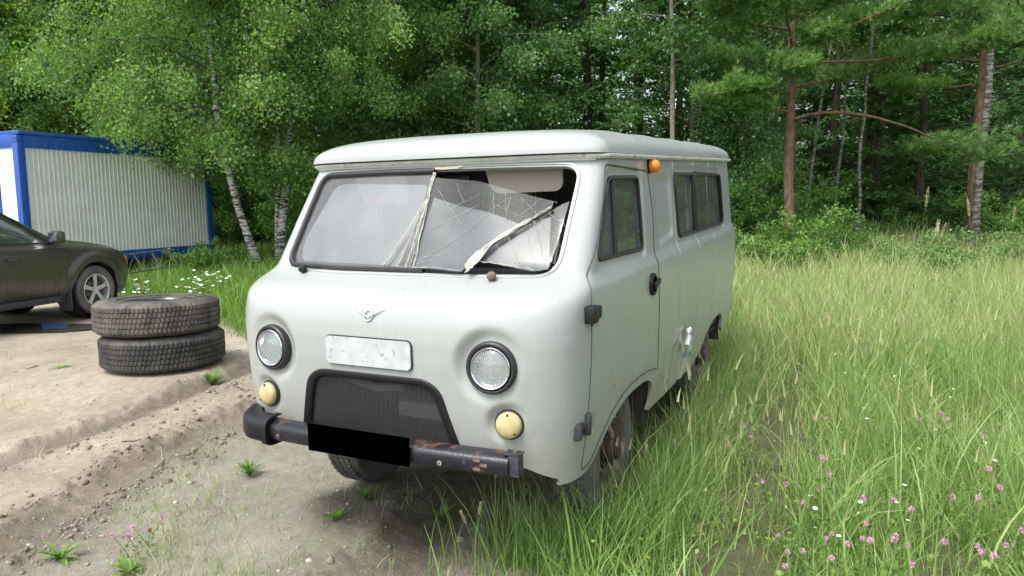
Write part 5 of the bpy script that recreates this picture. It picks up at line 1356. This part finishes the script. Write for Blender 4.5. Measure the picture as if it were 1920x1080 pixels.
def pine(seed, H, base, cr, nl, r0, ntuft=9, lm='lf_pine', bm_='pine', extra=(), flat=.35, L=.12):
    rs = np.random.default_rng(seed); n = 12; T = [np.array([0, 0, -.15])]
    for k in range(n): T.append(T[-1]+np.array([rs.normal(0, .03), rs.normal(0, .03), H/n]))
    T = np.array(T); tr = MB().tube(T, list(r0*np.linspace(1.1, .25, n+1)), 12); br = MB(); Cs = []; Ds = []
    def bough(p0, az, el, L_, sag, dens=1.0, start=.35, rr=.035, nn=9):
        A_, _, _ = limb(p0, az, el, L_, rs, nn, sag, .10); br.tube(A_, list(rr*np.linspace(1, .2, nn+1)), 5, cap=False)
        for k in range(int(20*dens)):
            t = start+(1-start)*rs.random()**.8; q0 = along(A_, np.array([t]))[0]
            B_, _, _ = limb(q0, az+rs.choice([-1, 1])*rs.uniform(.2, 1.3), rs.uniform(-.1, .5), (.25+L_*.16)*rs.uniform(.5, 1.3), rs, 4, .3)
            br.tube(B_, [.010, .007, .006, .004, .003], 3, cap=False)
            t2 = rs.uniform(.1, 1, ntuft*2); c = along(B_, t2); c = c+rs.normal(0, .11, c.shape)*np.array([1, 1, flat*1.5])
            Cs.append(c); Ds.append(np.tile(norm(B_[-1]-B_[0])+np.array([0, 0, .5]), (len(c), 1)))
    for i in range(nl):
        f = (i+rs.random())/nl; p0 = along(T, np.array([base+(1-base)*f*.98]))[0]
        bough(p0, i*2.4+rs.normal(0, .4), rs.uniform(-.1, .25)+.4*f, cr*(1.1-.65*f)*rs.uniform(.6, 1.15), rs.uniform(-.1, .35))
    for e in extra: bough(*e)
    C_ = np.concatenate(Cs); D_ = np.concatenate(Ds); V, F = needles(C_, D_, rs, L)
    return dict(trunk=(tr, M[bm_]), branches=(br, M[bm_]), crown=(V, F, M[lm], np.repeat(rs.random(len(C_)), 12)))
def spruce(seed, H, cr, nl, r0, lm='lf_spruce', base=.05, sprays=130):
    rs = np.random.default_rng(seed); T = np.array([[0, 0, -.15]]+[[rs.normal(0, .02), rs.normal(0, .02), H*k/10] for k in range(1, 11)])
    tr = MB().tube(T, list(r0*np.linspace(1.1, .12, 11)), 10); br = MB(); Pp = []; Dd = []
    for i in range(nl):
        f = (i+rs.random())/nl; p0 = along(T, np.array([base+(1-base)*f]))[0]; L_ = cr*(1.05-f)*rs.uniform(.7, 1.1)+.15; az = i*2.4+rs.normal(0, .4)
        A_, _, _ = limb(p0, az, rs.uniform(-.35, .05), L_, rs, 6, .35, .06); br.tube(A_, list(.022*np.linspace(1, .2, 7)), 4, cap=False)
        m_ = int(sprays*(.4+L_/cr)); t = rs.uniform(.12, 1, m_); c = along(A_, t); s_ = rs.choice([-1, 1], m_); spread = L_*.33*(1.1-t)*rs.random(m_)
        perp = np.array([-math.sin(az), math.cos(az), 0]); c = c+perp*(s_*spread)[:, None]+np.array([0, 0, -1])*(spread*.5+rs.random(m_)*.06)[:, None]
        Pp.append(c); Dd.append(norm(perp*s_[:, None]*.7+np.array([math.cos(az), math.sin(az), -.35])+rs.normal(0, .25, (m_, 3))))
    P_ = np.concatenate(Pp); D_ = np.concatenate(Dd); n = len(P_); s = norm(np.cross(D_, np.array([0, 0, 1])+rs.normal(0, .4, (n, 3)))); L2 = rs.uniform(.14, .30, n)[:, None]
    V = np.stack([P_, P_+D_*L2*.5+s*.045, P_+D_*L2, P_+D_*L2*.5-s*.045], 1).reshape(-1, 3)
    return dict(trunk=(tr, M['darkbark']), branches=(br, M['darkbark']), crown=(V, np.arange(n*4).reshape(-1, 4), M[lm], rs.random(n)))
ROT0 = math.atan2(RT[1], RT[0])          # local x = to the right of the view
def make_tree(name, d, label, cat, group):
    t = empty(name, (0, 0, 0), 0, label, cat, group)
    tr, m_ = d['trunk']; mesh('trunk', tr.v, tr.f, m_, t)
    br, m_ = d['branches']; mesh('branches', br.v, br.f, m_, t)
    V, F, m_, r_ = d['crown']; c = mesh('crown', V, F, m_, t, False)
    at = c.data.attributes.new('rnd', 'FLOAT', 'FACE'); at.data.foreach_set('value', np.asarray(r_[:len(c.data.polygons)], np.float32))
    return t
def copy_thing(src, label=None, group=None):
    r = src.copy(); COL.objects.link(r)
    if label: r['label'] = label
    if group: r['group'] = group
    for ch in src.children:
        c = ch.copy(); COL.objects.link(c); c.parent = r
        for g in ch.children:
            e = g.copy(); COL.objects.link(e); e.parent = c
    return r
def UD(u, d): return RD((u-960)/1364.7*d, d)
def put(t, u, d, s=1, rot=0, dz=0, sxy=None):
    x, y = UD(u, d); t.location = (x, y, gz(x, y)+dz); t.rotation_euler = (0, 0, ROT0+rot); t.scale = ((sxy or s), (sxy or s), s); return t
# -- individuals one can pick out
put(make_tree('birch_tree', decid(11, 12, .33, 2.9, 56, 90000, .078, M['lf_birch'], M['birch'], .105, (.13, .0), .55, .15, fork=True), 'forked white birch with two pale stems between cabin and van', 'birch tree', None), 522, 18.0)
put(make_tree('birch_tree', decid(12, 9.0, .25, 3.0, 60, 110000, .078, M['lf_birch'], M['birch'], .10, (-.34, -.06), .6, .17), 'leaning young birch whose leafy boughs hang before the cabin', 'birch tree', None), 486, 17.6)
put(make_tree('oak_tree', decid(13, 10.5, .22, 3.6, 44, 80000, .10, M['lf_oak'], M['darkbark'], .20, (0, 0), .1, .22), 'bright yellow-green oak rising behind the cabin roof at far left', 'oak tree', None), 15, 22.5)
put(make_tree('birch_tree', decid(14, 12, .28, 2.9, 46, 70000, .08, M['lf_birch'], M['birch'], .10, (.01, 0), .5, .18), 'birch with bright foliage behind the right end of the cabin', 'birch tree', None), 285, 22.5)
put(make_tree('birch_tree', decid(15, 12, .34, 2.3, 36, 44000, .085, M['lf_birch'], M['birch'], .075, (.01, 0), .6, .18), 'slender birch with hanging sprays over the left of the van roof', 'birch tree', None), 800, 22)
big = [(np.array([0, 0, 5.5]), -1.5, .1, 1.7, -.1, 1.6, .3, .025, 7), (np.array([0, 0, 4.25]), -1.9, .0, 1.3, .0, 1.3, .3, .02, 7), (np.array([0, 0, 4.9]), -1.3, .1, 1.3, -.1, 1.6, .25, .02, 7), (np.array([0, 0, 3.9]), 3.5, .1, 1.5, -.1, 1.4, .3, .02, 7), (np.array([0, 0, 5.0]), -.5, .15, 3.6, -.1, 2.0, .35, .032, 9),  (np.array([0, 0, 3.35]), -.10, .35, 4.3, -1.35, 1.1, .72, .045, 14), (np.array([0, 0, 4.55]), .05, .05, 4.6, .15, 2.2, .42, .04, 9), (np.array([0, 0, 3.5]), 3.3, .12, 2.0, .2, 2.0, .25, .03, 8),
        (np.array([0, 0, 5.3]), -.15, .30, 4.2, -.2, 2.2, .4, .04, 9), (np.array([0, 0, 5.6]), 3.2, .2, 2.2, .0, 2.2, .25, .03, 8), (np.array([0, 0, 4.4]), 3.0, .4, .8, .0, .2, .6, .02, 6), (np.array([0, 0, 6.1]), -.3, .2, 3.4, .1, 2.0, .35, .035, 9)]
put(make_tree('pine_tree', pine(21, 12.5, .33, 2.2, 26, .115, 16, extra=big, L=.13), 'tall orange-barked pine with a long arching bare limb, right of the van', 'pine tree', None), 1482, 16.8)
big2 = [(np.array([0, 0, 5.6]), 3.2, .1, 3.2, .1, 2.0, .35, .035, 9), (np.array([0, 0, 4.4]), 3.0, -.1, 2.2, .2, 1.6, .4, .03, 8), (np.array([0, 0, 6.6]), .2, .2, 3.0, .1, 2.0, .35, .035, 9), (np.array([0, 0, 2.6]), 2.9, -.05, 1.5, .2, 1.4, .35, .025, 8)]
put(make_tree('pine_tree', pine(22, 13, .36, 2.6, 26, .14, 14, extra=big2, L=.13), 'straight pine beside a grey birch stem near the right edge', 'pine tree', None), 1822, 20)
put(make_tree('birch_tree', decid(16, 13, .5, 2.0, 26, 14000, .10, M['lf_birch'], M['greybirch'], .105, (.018, 0), .4, .18), 'grey-white birch stem in front of the right-hand pine', 'birch tree', None), 1828, 19)
for i, (u, d, ln, lab) in enumerate([(1506, 20.5, .065, 'thin leaning birch just right of the orange pine'), (1560, 21.5, .05, 'second thin birch leaning beside the orange pine'), (1604, 19.5, .03, 'short crooked birch stem right of the orange pine')]):
    put(make_tree('birch_tree', decid(31+i, 11-i*1.2, .55, 1.4, 16, 5000, .10, M['lf_birch'], M['greybirch'], .050, (ln, 0), .5, .18, kink=.6), lab, 'birch tree', None), u, d)
put(make_tree('aspen_tree', decid(17, 12.5, .38, 1.9, 26, 17000, .12, M['lf_dark'], M['greybark'], .085, (.005, 0), .2, .22), 'straight grey-green aspen stem behind the van roof', 'aspen tree', None), 1260, 19.5)
put(make_tree('pine_tree', pine(23, 14, .42, 2.6, 22, .30, 8, 'lf_spruce', 'darkbark', L=.14), 'thick dark pine trunk behind the middle of the van roof', 'pine tree', None), 996, 24)
put(make_tree('pine_tree', pine(24, 13, .5, 2.2, 18, .14, 8, 'lf_spruce', 'pine', L=.14), 'reddish pine trunk in shade right of the thick dark one', 'pine tree', None), 1127, 27)
put(make_tree('pine_tree', pine(25, 13, .45, 2.4, 18, .22, 8, 'lf_spruce', 'darkbark', L=.14), 'dark pine trunk behind the rear of the van roof', 'pine tree', None), 1340, 25)
# -- the wood behind, each tree a thing, built from a few kinds
KIND = [make_tree('leafy_tree', decid(41, 12.5, .12, 2.9, 48, 46000, .12, M['lf_dark'], M['darkbark'], .14, (0, 0), .2, .25), 'dark leafy tree in the shaded wood behind', 'tree', 'leafy trees of the wood behind'),
        make_tree('leafy_tree', decid(42, 11, .10, 2.6, 44, 40000, .12, M['lf_dark'], M['greybark'], .12, (.02, 0), .5, .25), 'dark leafy tree in the shaded wood behind', 'tree', 'leafy trees of the wood behind'),
        make_tree('spruce_tree', spruce(43, 13, 2.6, 70, .17), 'dark spruce in the shaded wood behind', 'spruce tree', 'spruces of the wood behind'),
        make_tree('spruce_tree', spruce(44, 11, 2.2, 60, .14), 'dark spruce in the shaded wood behind', 'spruce tree', 'spruces of the wood behind'),
        make_tree('forest_pine', pine(45, 14, .40, 2.6, 24, .17, 8, 'lf_spruce', 'pine', L=.16), 'tall shaded pine in the wood behind', 'pine tree', 'pines of the wood behind')]
used = [False]*5
def bgtree(k, u, d, s, rot, sx=None):
    t = KIND[k] if not used[k] else copy_thing(KIND[k]); used[k] = True; return put(t, u, d, s, rot, -.05, sx)
rb_ = np.random.default_rng(5)
lst = []
for u in np.arange(-180, 2200, 105): lst.append((u+rb_.uniform(-35, 35), rb_.uniform(24, 29), rb_.choice([0, 1, 2, 3, 4], p=[.30, .25, .18, .15, .12])))
for u in np.arange(-150, 2200, 85): lst.append((u+rb_.uniform(-30, 30), rb_.uniform(30, 38), rb_.choice([0, 1, 2, 3, 4], p=[.25, .15, .3, .2, .1])))
for u in np.arange(-150, 2200, 70): lst.append((u+rb_.uniform(-30, 30), rb_.uniform(40, 56), rb_.choice([0, 2, 3], p=[.3, .4, .3])))
for u, d, k in lst:
    if u > 800 and k < 2 and rb_.random() < .6: k = int(rb_.choice([2, 3, 4], p=[.45, .35, .2]))
    if 380 < u < 600 and d < 30: continue
    if 1195 < u < 1305 and d > 27: continue
    if abs(u-1245) < 130 and d > 38: continue
    s = rb_.uniform(.85, 1.2)*(1 if d < 38 else 1.3); bgtree(int(k), u, d, s, rb_.uniform(0, 6.28), s*(1 if d < 38 else 1.25))
for u, d, k, s in ((20, 21.5, 0, .8), (640, 23, 0, .95), (900, 21.5, 1, .9), (1190, 22.5, 3, .8), (1300, 21.5, 1, .85), (1640, 24, 3, .9), (1720, 23, 2, .9), (1400, 20.5, 1, .62), (1930, 21, 3, .95), (1560, 26, 2, 1)): bgtree(k, u, d, s, rb_.uniform(0, 6.28))
# -- understorey bushes
def bush(seed, H, W_, nleaf, ls, lm):
    rs = np.random.default_rng(seed); br = MB(); pts = []
    for i in range(16):
        A_, az, el = limb((rs.normal(0, .08), rs.normal(0, .08), -.05), i*2.4, rs.uniform(.8, 1.4), H*rs.uniform(.6, 1.05), rs, 7, -.5)
        A_[:, :2] *= W_/H; br.tube(A_, list(.010*np.linspace(1, .2, 8)), 4, cap=False)
        for k in range(5):
            B_, _, _ = limb(along(A_, np.array([.25+.75*rs.random()]))[0], rs.uniform(0, 6.28), rs.uniform(-.2, .7), H*.25, rs, 4, -.4); pts.append(B_)
    m_ = nleaf//len(pts); C_ = np.concatenate([along(B_, rs.uniform(0, 1.05, m_))+rs.normal(0, .06*H/1.5, (m_, 3)) for B_ in pts]); C_[:, 2] = np.abs(C_[:, 2])+.03
    V, F = leafquads(C_, ls, rs, .2)
    return br, V, F, lm, rs.random(len(F))
def make_bush(name, b_, label, group):
    br, V, F, lm, r_ = b_; t = empty(name, (0, 0, 0), 0, label, 'bush', group)
    mesh('stems', br.v, br.f, M['darkbark'], t); c = mesh('foliage', V, F, lm, t, False)
    at = c.data.attributes.new('rnd', 'FLOAT', 'FACE'); at.data.foreach_set('value', np.asarray(r_, np.float32)); return t
B0 = make_bush('forest_bush', bush(51, 2.0, 1.9, 5200, .085, M['lf_bush']), 'green bush at the edge of the shaded wood', 'bushes along the wood edge')
B1 = make_bush('forest_bush', bush(52, 1.4, 1.7, 4200, .08, M['lf_bush']), 'green bush at the edge of the shaded wood', 'bushes along the wood edge')
M['lf_pale'] = leaf_mat('pale_weed_leaves', (.12, .24, .07), (.30, .42, .16), .35, .5, 3)
B2 = make_bush('pale_bush', bush(53, 1.2, .75, 5200, .045, M['lf_pale']), 'pale green bushy weed standing in the meadow edge, left of the seed heads', 'pale weeds at the meadow edge')
put(B0, 1425, 19.2, 1.25, 0); put(B1, 1380, 20, 1.2, 1); put(B2, 1668, 15.2, .85, 0)
b = copy_thing(B2, 'wide pale green weed clump among the tall seed heads'); put(b, 1775, 14.4, 1.05, 2)
b = copy_thing(B2, 'pale weed clump at the right edge of the meadow'); put(b, 1890, 15.5, .9, 4)
for i, (u, d, s) in enumerate([(1462, 15.6, .85), (1500, 15.9, .80), (1425, 16.4, .8), (1590, 17.5, .6), (1405, 17.2, .8), (1460, 18.8, .9), (1540, 21.5, .9), (1345, 21.5, 1.1), (1640, 21.5, .85), (1860, 20.5, .9), (1925, 19.5, 1.1), (1720, 22, .9), (1250, 22, 1.3), (1130, 23, 1.4), (980, 22, 1.5), (880, 22, 1.3), (700, 22.5, 1.4), (620, 22.5, 1.2), (590, 19.5, .8), (470, 25, 1.0), (520, 27, 1.3), (560, 23, 1.1), (440, 28, 1.3), (410, 24, .9), (-40, 21, 1.3), (180, 23, 1.3), (330, 24, 1.2), (380, 26, 1.3), (1450, 23, 1.4), (1580, 24, 1.2), (1800, 23, 1.2), (1510, 20, .5)]):
    t = copy_thing(B0 if i % 2 else B1); put(t, u, d, s, i*1.3)
put(copy_thing(B1, 'leafy shrub shooting up against the right end of the cabin'), 375, 16.6, .62, .4)
# ------------------------------------------------------------------ meadow plants
M['stem'] = mat('stem_green', (.12, .20, .05), .6); M['leafg'] = leaf_mat('herb_leaves', (.07, .15, .03), (.20, .32, .07), .35, .5, 5)
M['pink'] = mat('clover_pink', (.62, .30, .50), .7, var=.3, vscale=60); M['white'] = mat('petal_white', (.80, .80, .76), .6); M['yellow'] = mat('daisy_yellow', (.70, .50, .05), .6)
M['brownhead'] = mat('faded_head', (.22, .10, .06), .8); M['seedhead'] = mat('seed_head', (.50, .46, .27), .8, var=.2, vscale=40)
def herb(seed, H, nst, cat, name, label, group, head, leafn=14, ls=.03, spread=.08):
    rs = np.random.default_rng(seed); t = empty(name, (0, 0, 0), 0, label, cat, group); sm = MB(); lp = []
    for i in range(nst):
        A_, _, _ = limb((rs.normal(0, .02), rs.normal(0, .02), 0), rs.uniform(0, 6.28), rs.uniform(1.1, 1.5), H*rs.uniform(.65, 1.1), rs, 5, -.1, .1)
        A_[:, :2] *= 1+spread*4; sm.tube(A_, .0016, 4, cap=False); lp.append(along(A_, rs.uniform(.1, .85, leafn))+rs.normal(0, .012, (leafn, 3)))
        head(A_[-1], rs, t, i)
    mesh('stems', sm.v, sm.f, M['stem'], t); V, F = leafquads(np.concatenate(lp), ls, rs, -.2)
    c = mesh('leaves', V, F, M['leafg'], t, False); at = c.data.attributes.new('rnd', 'FLOAT', 'FACE'); at.data.foreach_set('value', rs.random(len(F)).astype(np.float32)); return t
def clover_head(p, rs, t, i):
    n = 70; d = norm(rs.normal(size=(n, 3))+np.array([0, 0, .35])); c = np.array(p)+d*.004; s = norm(np.cross(d, rs.normal(size=(n, 3)))); L_ = .0115
    V = np.stack([c-s*.0017, c+s*.0017, c+d*L_], 1).reshape(-1, 3); mesh('flower_head', V, np.arange(n*3).reshape(-1, 3), M['pink'] if i % 4 != 3 else M['brownhead'], t, False)
def daisy_head(p, rs, t, i, r=.014):
    up_ = norm(np.array([rs.normal(0, .3), rs.normal(0, .3), 1.])); u = norm(np.cross(up_, np.array([1., 0, 0]))); w = np.cross(up_, u); V = []; F = []
    for k in range(12):
        a = 2*math.pi*k/12; dr = u*math.cos(a)+w*math.sin(a); pr = np.cross(up_, dr); b0 = len(V); V += [p+dr*.3*r-pr*.16*r, p+dr*.3*r+pr*.16*r, p+dr*r+pr*.2*r, p+dr*r-pr*.2*r]; F.append((b0, b0+1, b0+2, b0+3))
    mesh('petals', V, F, M['white'], t, False); MB().lathe([(.36*r, .001), (.25*r, .003), (.02*r, .004)], p, up_, 8).build('disc', M['yellow'], t)
CL = [herb(61+i, .34, (3, 2, 1)[i], 'clover', 'clover_plant', 'pink clover in flower among the meadow grass', 'pink clovers in the meadow', clover_head) for i in range(3)]
DA = [herb(71+i, .38, (3, 2)[i], 'daisy', 'daisy_plant', 'small white daisy in flower among the meadow grass', 'white daisies in the meadow', lambda p, rs, t, i: daisy_head(p, rs, t, i, .010), 8) for i in range(2)]
DB = [herb(75+i, .45, 6, 'daisy', 'daisy_plant', 'white ox-eye daisy in the grass before the cabin', 'white daisies before the cabin', lambda p, rs, t, i: daisy_head(p, rs, t, i, .030), 8, .05) for i in range(2)]
usedp = set()
def plant(src, x, y, s, rot, label=None, group=None):
    if src.name in usedp: t = copy_thing(src, label, group)
    else:
        t = src; usedp.add(src.name)
        if label: t['label'] = label
    t.location = (x, y, gz(x, y)); t.rotation_euler = (0, 0, rot); t.scale = (s, s, s); return t
def at_px(u, v, h):     # a place on the ground whose plant top of height h shows there
    ray_ = fwd+right*((u-960)/1364.7)+up*((540-v)/1364.7); t = 3.
    for _ in range(30): t = t*.5+.5*((CAM[2]-(gz(CAM[0]+ray_.x*t, CAM[1]+ray_.y*t)+h))/-ray_.z)
    return CAM[0]+ray_.x*t, CAM[1]+ray_.y*t
rc = np.random.default_rng(9)
for i, (u, v) in enumerate([(1780, 810), (1740, 805), (1500, 880), (1535, 905), (1480, 945), (1570, 950), (1610, 985), (1640, 995), (1505, 1010), (1565, 1035), (1485, 1065), (1765, 910), (1850, 930), (1890, 945), (1905, 895), (1860, 1035), (1540, 800), (1250, 810), (1395, 808), (1455, 860), (1690, 700), (1600, 640), (1680, 590), (1400, 655), (1460, 565), (1560, 905), (1905, 1010), (1700, 985), (1430, 620), (1530, 760), (1660, 1040), (1590, 1060)]):
    x, y = at_px(u, v, .30 if v > 700 else .33); plant(CL[i % 3], x, y, rc.uniform(.8, 1.15), rc.uniform(0, 6.28))
for i, (u, v) in enumerate([(1590, 895), (1565, 930), (1570, 945), (1622, 915), (1700, 768), (1695, 775), (1825, 815), (1640, 690), (1660, 680), (1620, 670), (1890, 580), (1905, 575), (1900, 600), (1640, 610), (1560, 590), (1800, 640), (1740, 560), (1420, 560), (1500, 540), (1850, 540), (1770, 700)]):
    x, y = at_px(u, v, .36); plant(DA[i % 2], x, y, rc.uniform(.8, 1.2), rc.uniform(0, 6.28))
for i, (u, v) in enumerate([(372, 487), (380, 497), (388, 480), (365, 500), (395, 495), (352, 505), (400, 488), (376, 478), (250, 510), (262, 505), (240, 523), (252, 524), (268, 512), (345, 512), (436, 502), (385, 508)]):
    x, y = UD(u, 12.2+(510-v)*.06); plant(DB[i % 2], x, y, rc.uniform(.8, 1.1), rc.uniform(0, 6.28))
# the straggling clover on the bare mud, bottom left
x, y = at_px(265, 1040, .02)
herb(81, .17, 5, 'clover', 'clover_plant', 'straggly red-stemmed clover growing alone on the bare mud', None, clover_head, 12, .022, .14).location = (x, y, gz(x, y))
# dandelions and docks on the bare ground
def rosette(seed, label, cat, L_, w_, n_, lean=(.6, 1.2), m_='leafg', name='dandelion_plant'):
    rs = np.random.default_rng(seed); t = empty(name, (0, 0, 0), 0, label, cat)
    for k in range(n_):
        a = k*2.4; p = np.array([0, 0, 0.]); el = math.pi/2-rs.uniform(*lean); Lk = L_*rs.uniform(.6, 1.1); V = []; F = []; N_ = 11
        for i in range(N_+1):
            f = i/N_; tooth = (1.0 if i % 2 else .55) if name == 'dandelion_plant' else 1; w = w_*math.sin(math.pi*min(1, f*.85+.12))**.8*tooth; pr = np.array([-math.sin(a), math.cos(a), 0])
            V += [p-pr*w+np.array([0, 0, w*.4]), p.copy(), p+pr*w+np.array([0, 0, w*.4])]
            p = p+Lk/N_*np.array([math.cos(a)*math.cos(el), math.sin(a)*math.cos(el), math.sin(el)]); el -= rs.uniform(.02, .14)
        for i in range(N_): b0 = i*3; F += [(b0, b0+3, b0+4, b0+1), (b0+1, b0+4, b0+5, b0+2)]
        o = mesh('leaf', V, F, M[m_], t, True); at = o.data.attributes.new('rnd', 'FLOAT', 'FACE'); at.data.foreach_set('value', np.full(len(F), rs.random(), np.float32))
    return t
for (u, v, seed, lab, cat, L_, w_, n_, lean, nm) in [
    (468, 893, 1, 'bushy dandelion clump on the mud before the bumper end', 'dandelion', .15, .009, 30, (.1, .8), 'dandelion_plant'),
    (112, 1050, 2, 'dandelion with jagged leaves at the bottom left corner', 'dandelion', .13, .016, 12, (.3, 1.1), 'dandelion_plant'),
    (398, 722, 3, 'light green dock seedling beside the lower tyre', 'dock', .20, .032, 8, (.1, .8), 'dock_plant'),
    (828, 985, 4, 'upright pointed dock leaves on the mud under the bumper', 'dock', .15, .018, 7, (.05, .6), 'dock_plant'),
    (632, 975, 5, 'small dock with broad leaves in the mud left of the rut', 'dock', .09, .016, 6, (.2, .8), 'dock_plant'),
    (685, 935, 6, 'dark herb seedling in the shade under the number plate', 'dock', .11, .013, 7, (.1, .9), 'dock_plant'),
    (115, 690, 7, 'flat green weed on the bare ground left of the tyres', 'weed', .10, .012, 10, (.8, 1.4), 'dandelion_plant'),
    (1010, 985, 8, 'broad-leaved weed beside the rut at the front wheel', 'dock', .12, .02, 7, (.2, .9), 'dock_plant'),
    (240, 1075, 9, 'yellowish leafy weed at the bottom edge left', 'weed', .10, .02, 8, (.1, .9), 'dock_plant')]:
    x, y = at_px(u, v, 0); o = rosette(seed, lab, cat, L_, w_, n_, lean, name=nm); o.location = (x, y, gz(x, y))
# tall seed-headed grasses
def seedstalk(seed, H, hl, label, group=None, r=.010, lean=.05):
    rs = np.random.default_rng(seed); t = empty('seeding_grass', (0, 0, 0), 0, label, 'grass stalk', group)
    A_, _, _ = limb((0, 0, 0), rs.uniform(0, 6.28), 1.5-lean, H, rs, 8, -.12, .05); MB().tube(A_, list(np.linspace(.0022, .0010, 9)), 4, cap=False).build('stem', M['stem'], t)
    c = []; 
    d = norm(A_[-1]-A_[-2]); n = 260; f = rs.random(n); P_ = A_[-1]-d*hl*.3+d*(f*hl)[:, None]; rad = r*np.sin(np.pi*np.clip(f*.9+.08, 0, 1))**.6
    o = norm(np.cross(d, rs.normal(size=(n, 3)))); P_ = P_+o*(rad*rs.random(n))[:, None]; D_ = norm(d*1.2+o*.6); s = norm(np.cross(D_, rs.normal(size=(n, 3))))
    V = np.stack([P_-s*.0014, P_+s*.0014, P_+D_*.012], 1).reshape(-1, 3); mesh('seed_head', V, np.arange(n*3).reshape(-1, 3), M['seedhead'], t, False); return t
for i, (u, d, H, hl, lab) in enumerate([(1712, 9.5, 1.62, .26, 'tallest seeding grass stalk before the pale weeds'), (1722, 9.0, 1.25, .20, 'seeding grass stalk just below the tallest one'), (1842, 9.3, 1.50, .24, 'seeding grass stalk right of the pale weed clump'),
      (1893, 9.6, 1.40, .2, 'seeding grass stalk nearest the right edge of the meadow'), (1736, 10, 1.18, .2, 'short seeding grass stalk beside the tallest one'), (1770, 10.5, 1.20, .2, 'seeding grass stalk in front of the pale weed clump'),
      (1420, 9.5, 1.12, .12, 'thin seeding grass stalk right of the van tail'), (1444, 9.3, 1.14, .12, 'second thin seeding grass stalk by the van tail')]):
    o = seedstalk(90+i, H, hl, lab, r=.022 if hl > .15 else .010, lean=.03); x, y = UD(u, d); o.location = (x, y, gz(x, y))
for i, (u, v, H, lab) in enumerate([(905, 1075, .30, 'timothy stalk in front of the bumper end'), (880, 1070, .34, 'bent grass stalk with a pale head before the bumper'), (925, 1065, .52, 'thin tall grass stalk crossing the right indicator'), (1195, 1000, .50, 'grass stalk with a pale head beside the front wheel')]):
    x, y = at_px(u, v, 0); o = seedstalk(110+i, H, .07, lab, r=.005, lean=.2); o.location = (x, y, gz(x, y))
# a few sticks and chips of bark on the mud
for i, (u, v, L_, a, lab) in enumerate([(895, 1000, .12, .4, 'thin broken twig lying in the wet rut'), (450, 732, .30, 1.2, 'straight dry stick lying on the sand behind the bumper'), (60, 690, .18, .3, 'short stick on the bare ground left of the tyres'), (250, 830, .16, 2.0, 'small twig lying between the two mud ruts')]):
    x, y = at_px(u, v, 0); c, s = math.cos(a)*L_/2, math.sin(a)*L_/2
    p = [(x-c, y-s, gz(x-c, y-s)+.006), (x-.1*s, y+.1*c, gz(x, y)+.010), (x+c, y+s, gz(x+c, y+s)+.006)]
    tag(MB().tube(p, [.004, .005, .002], 5).build('twig', M['darkbark']), lab, 'twig')
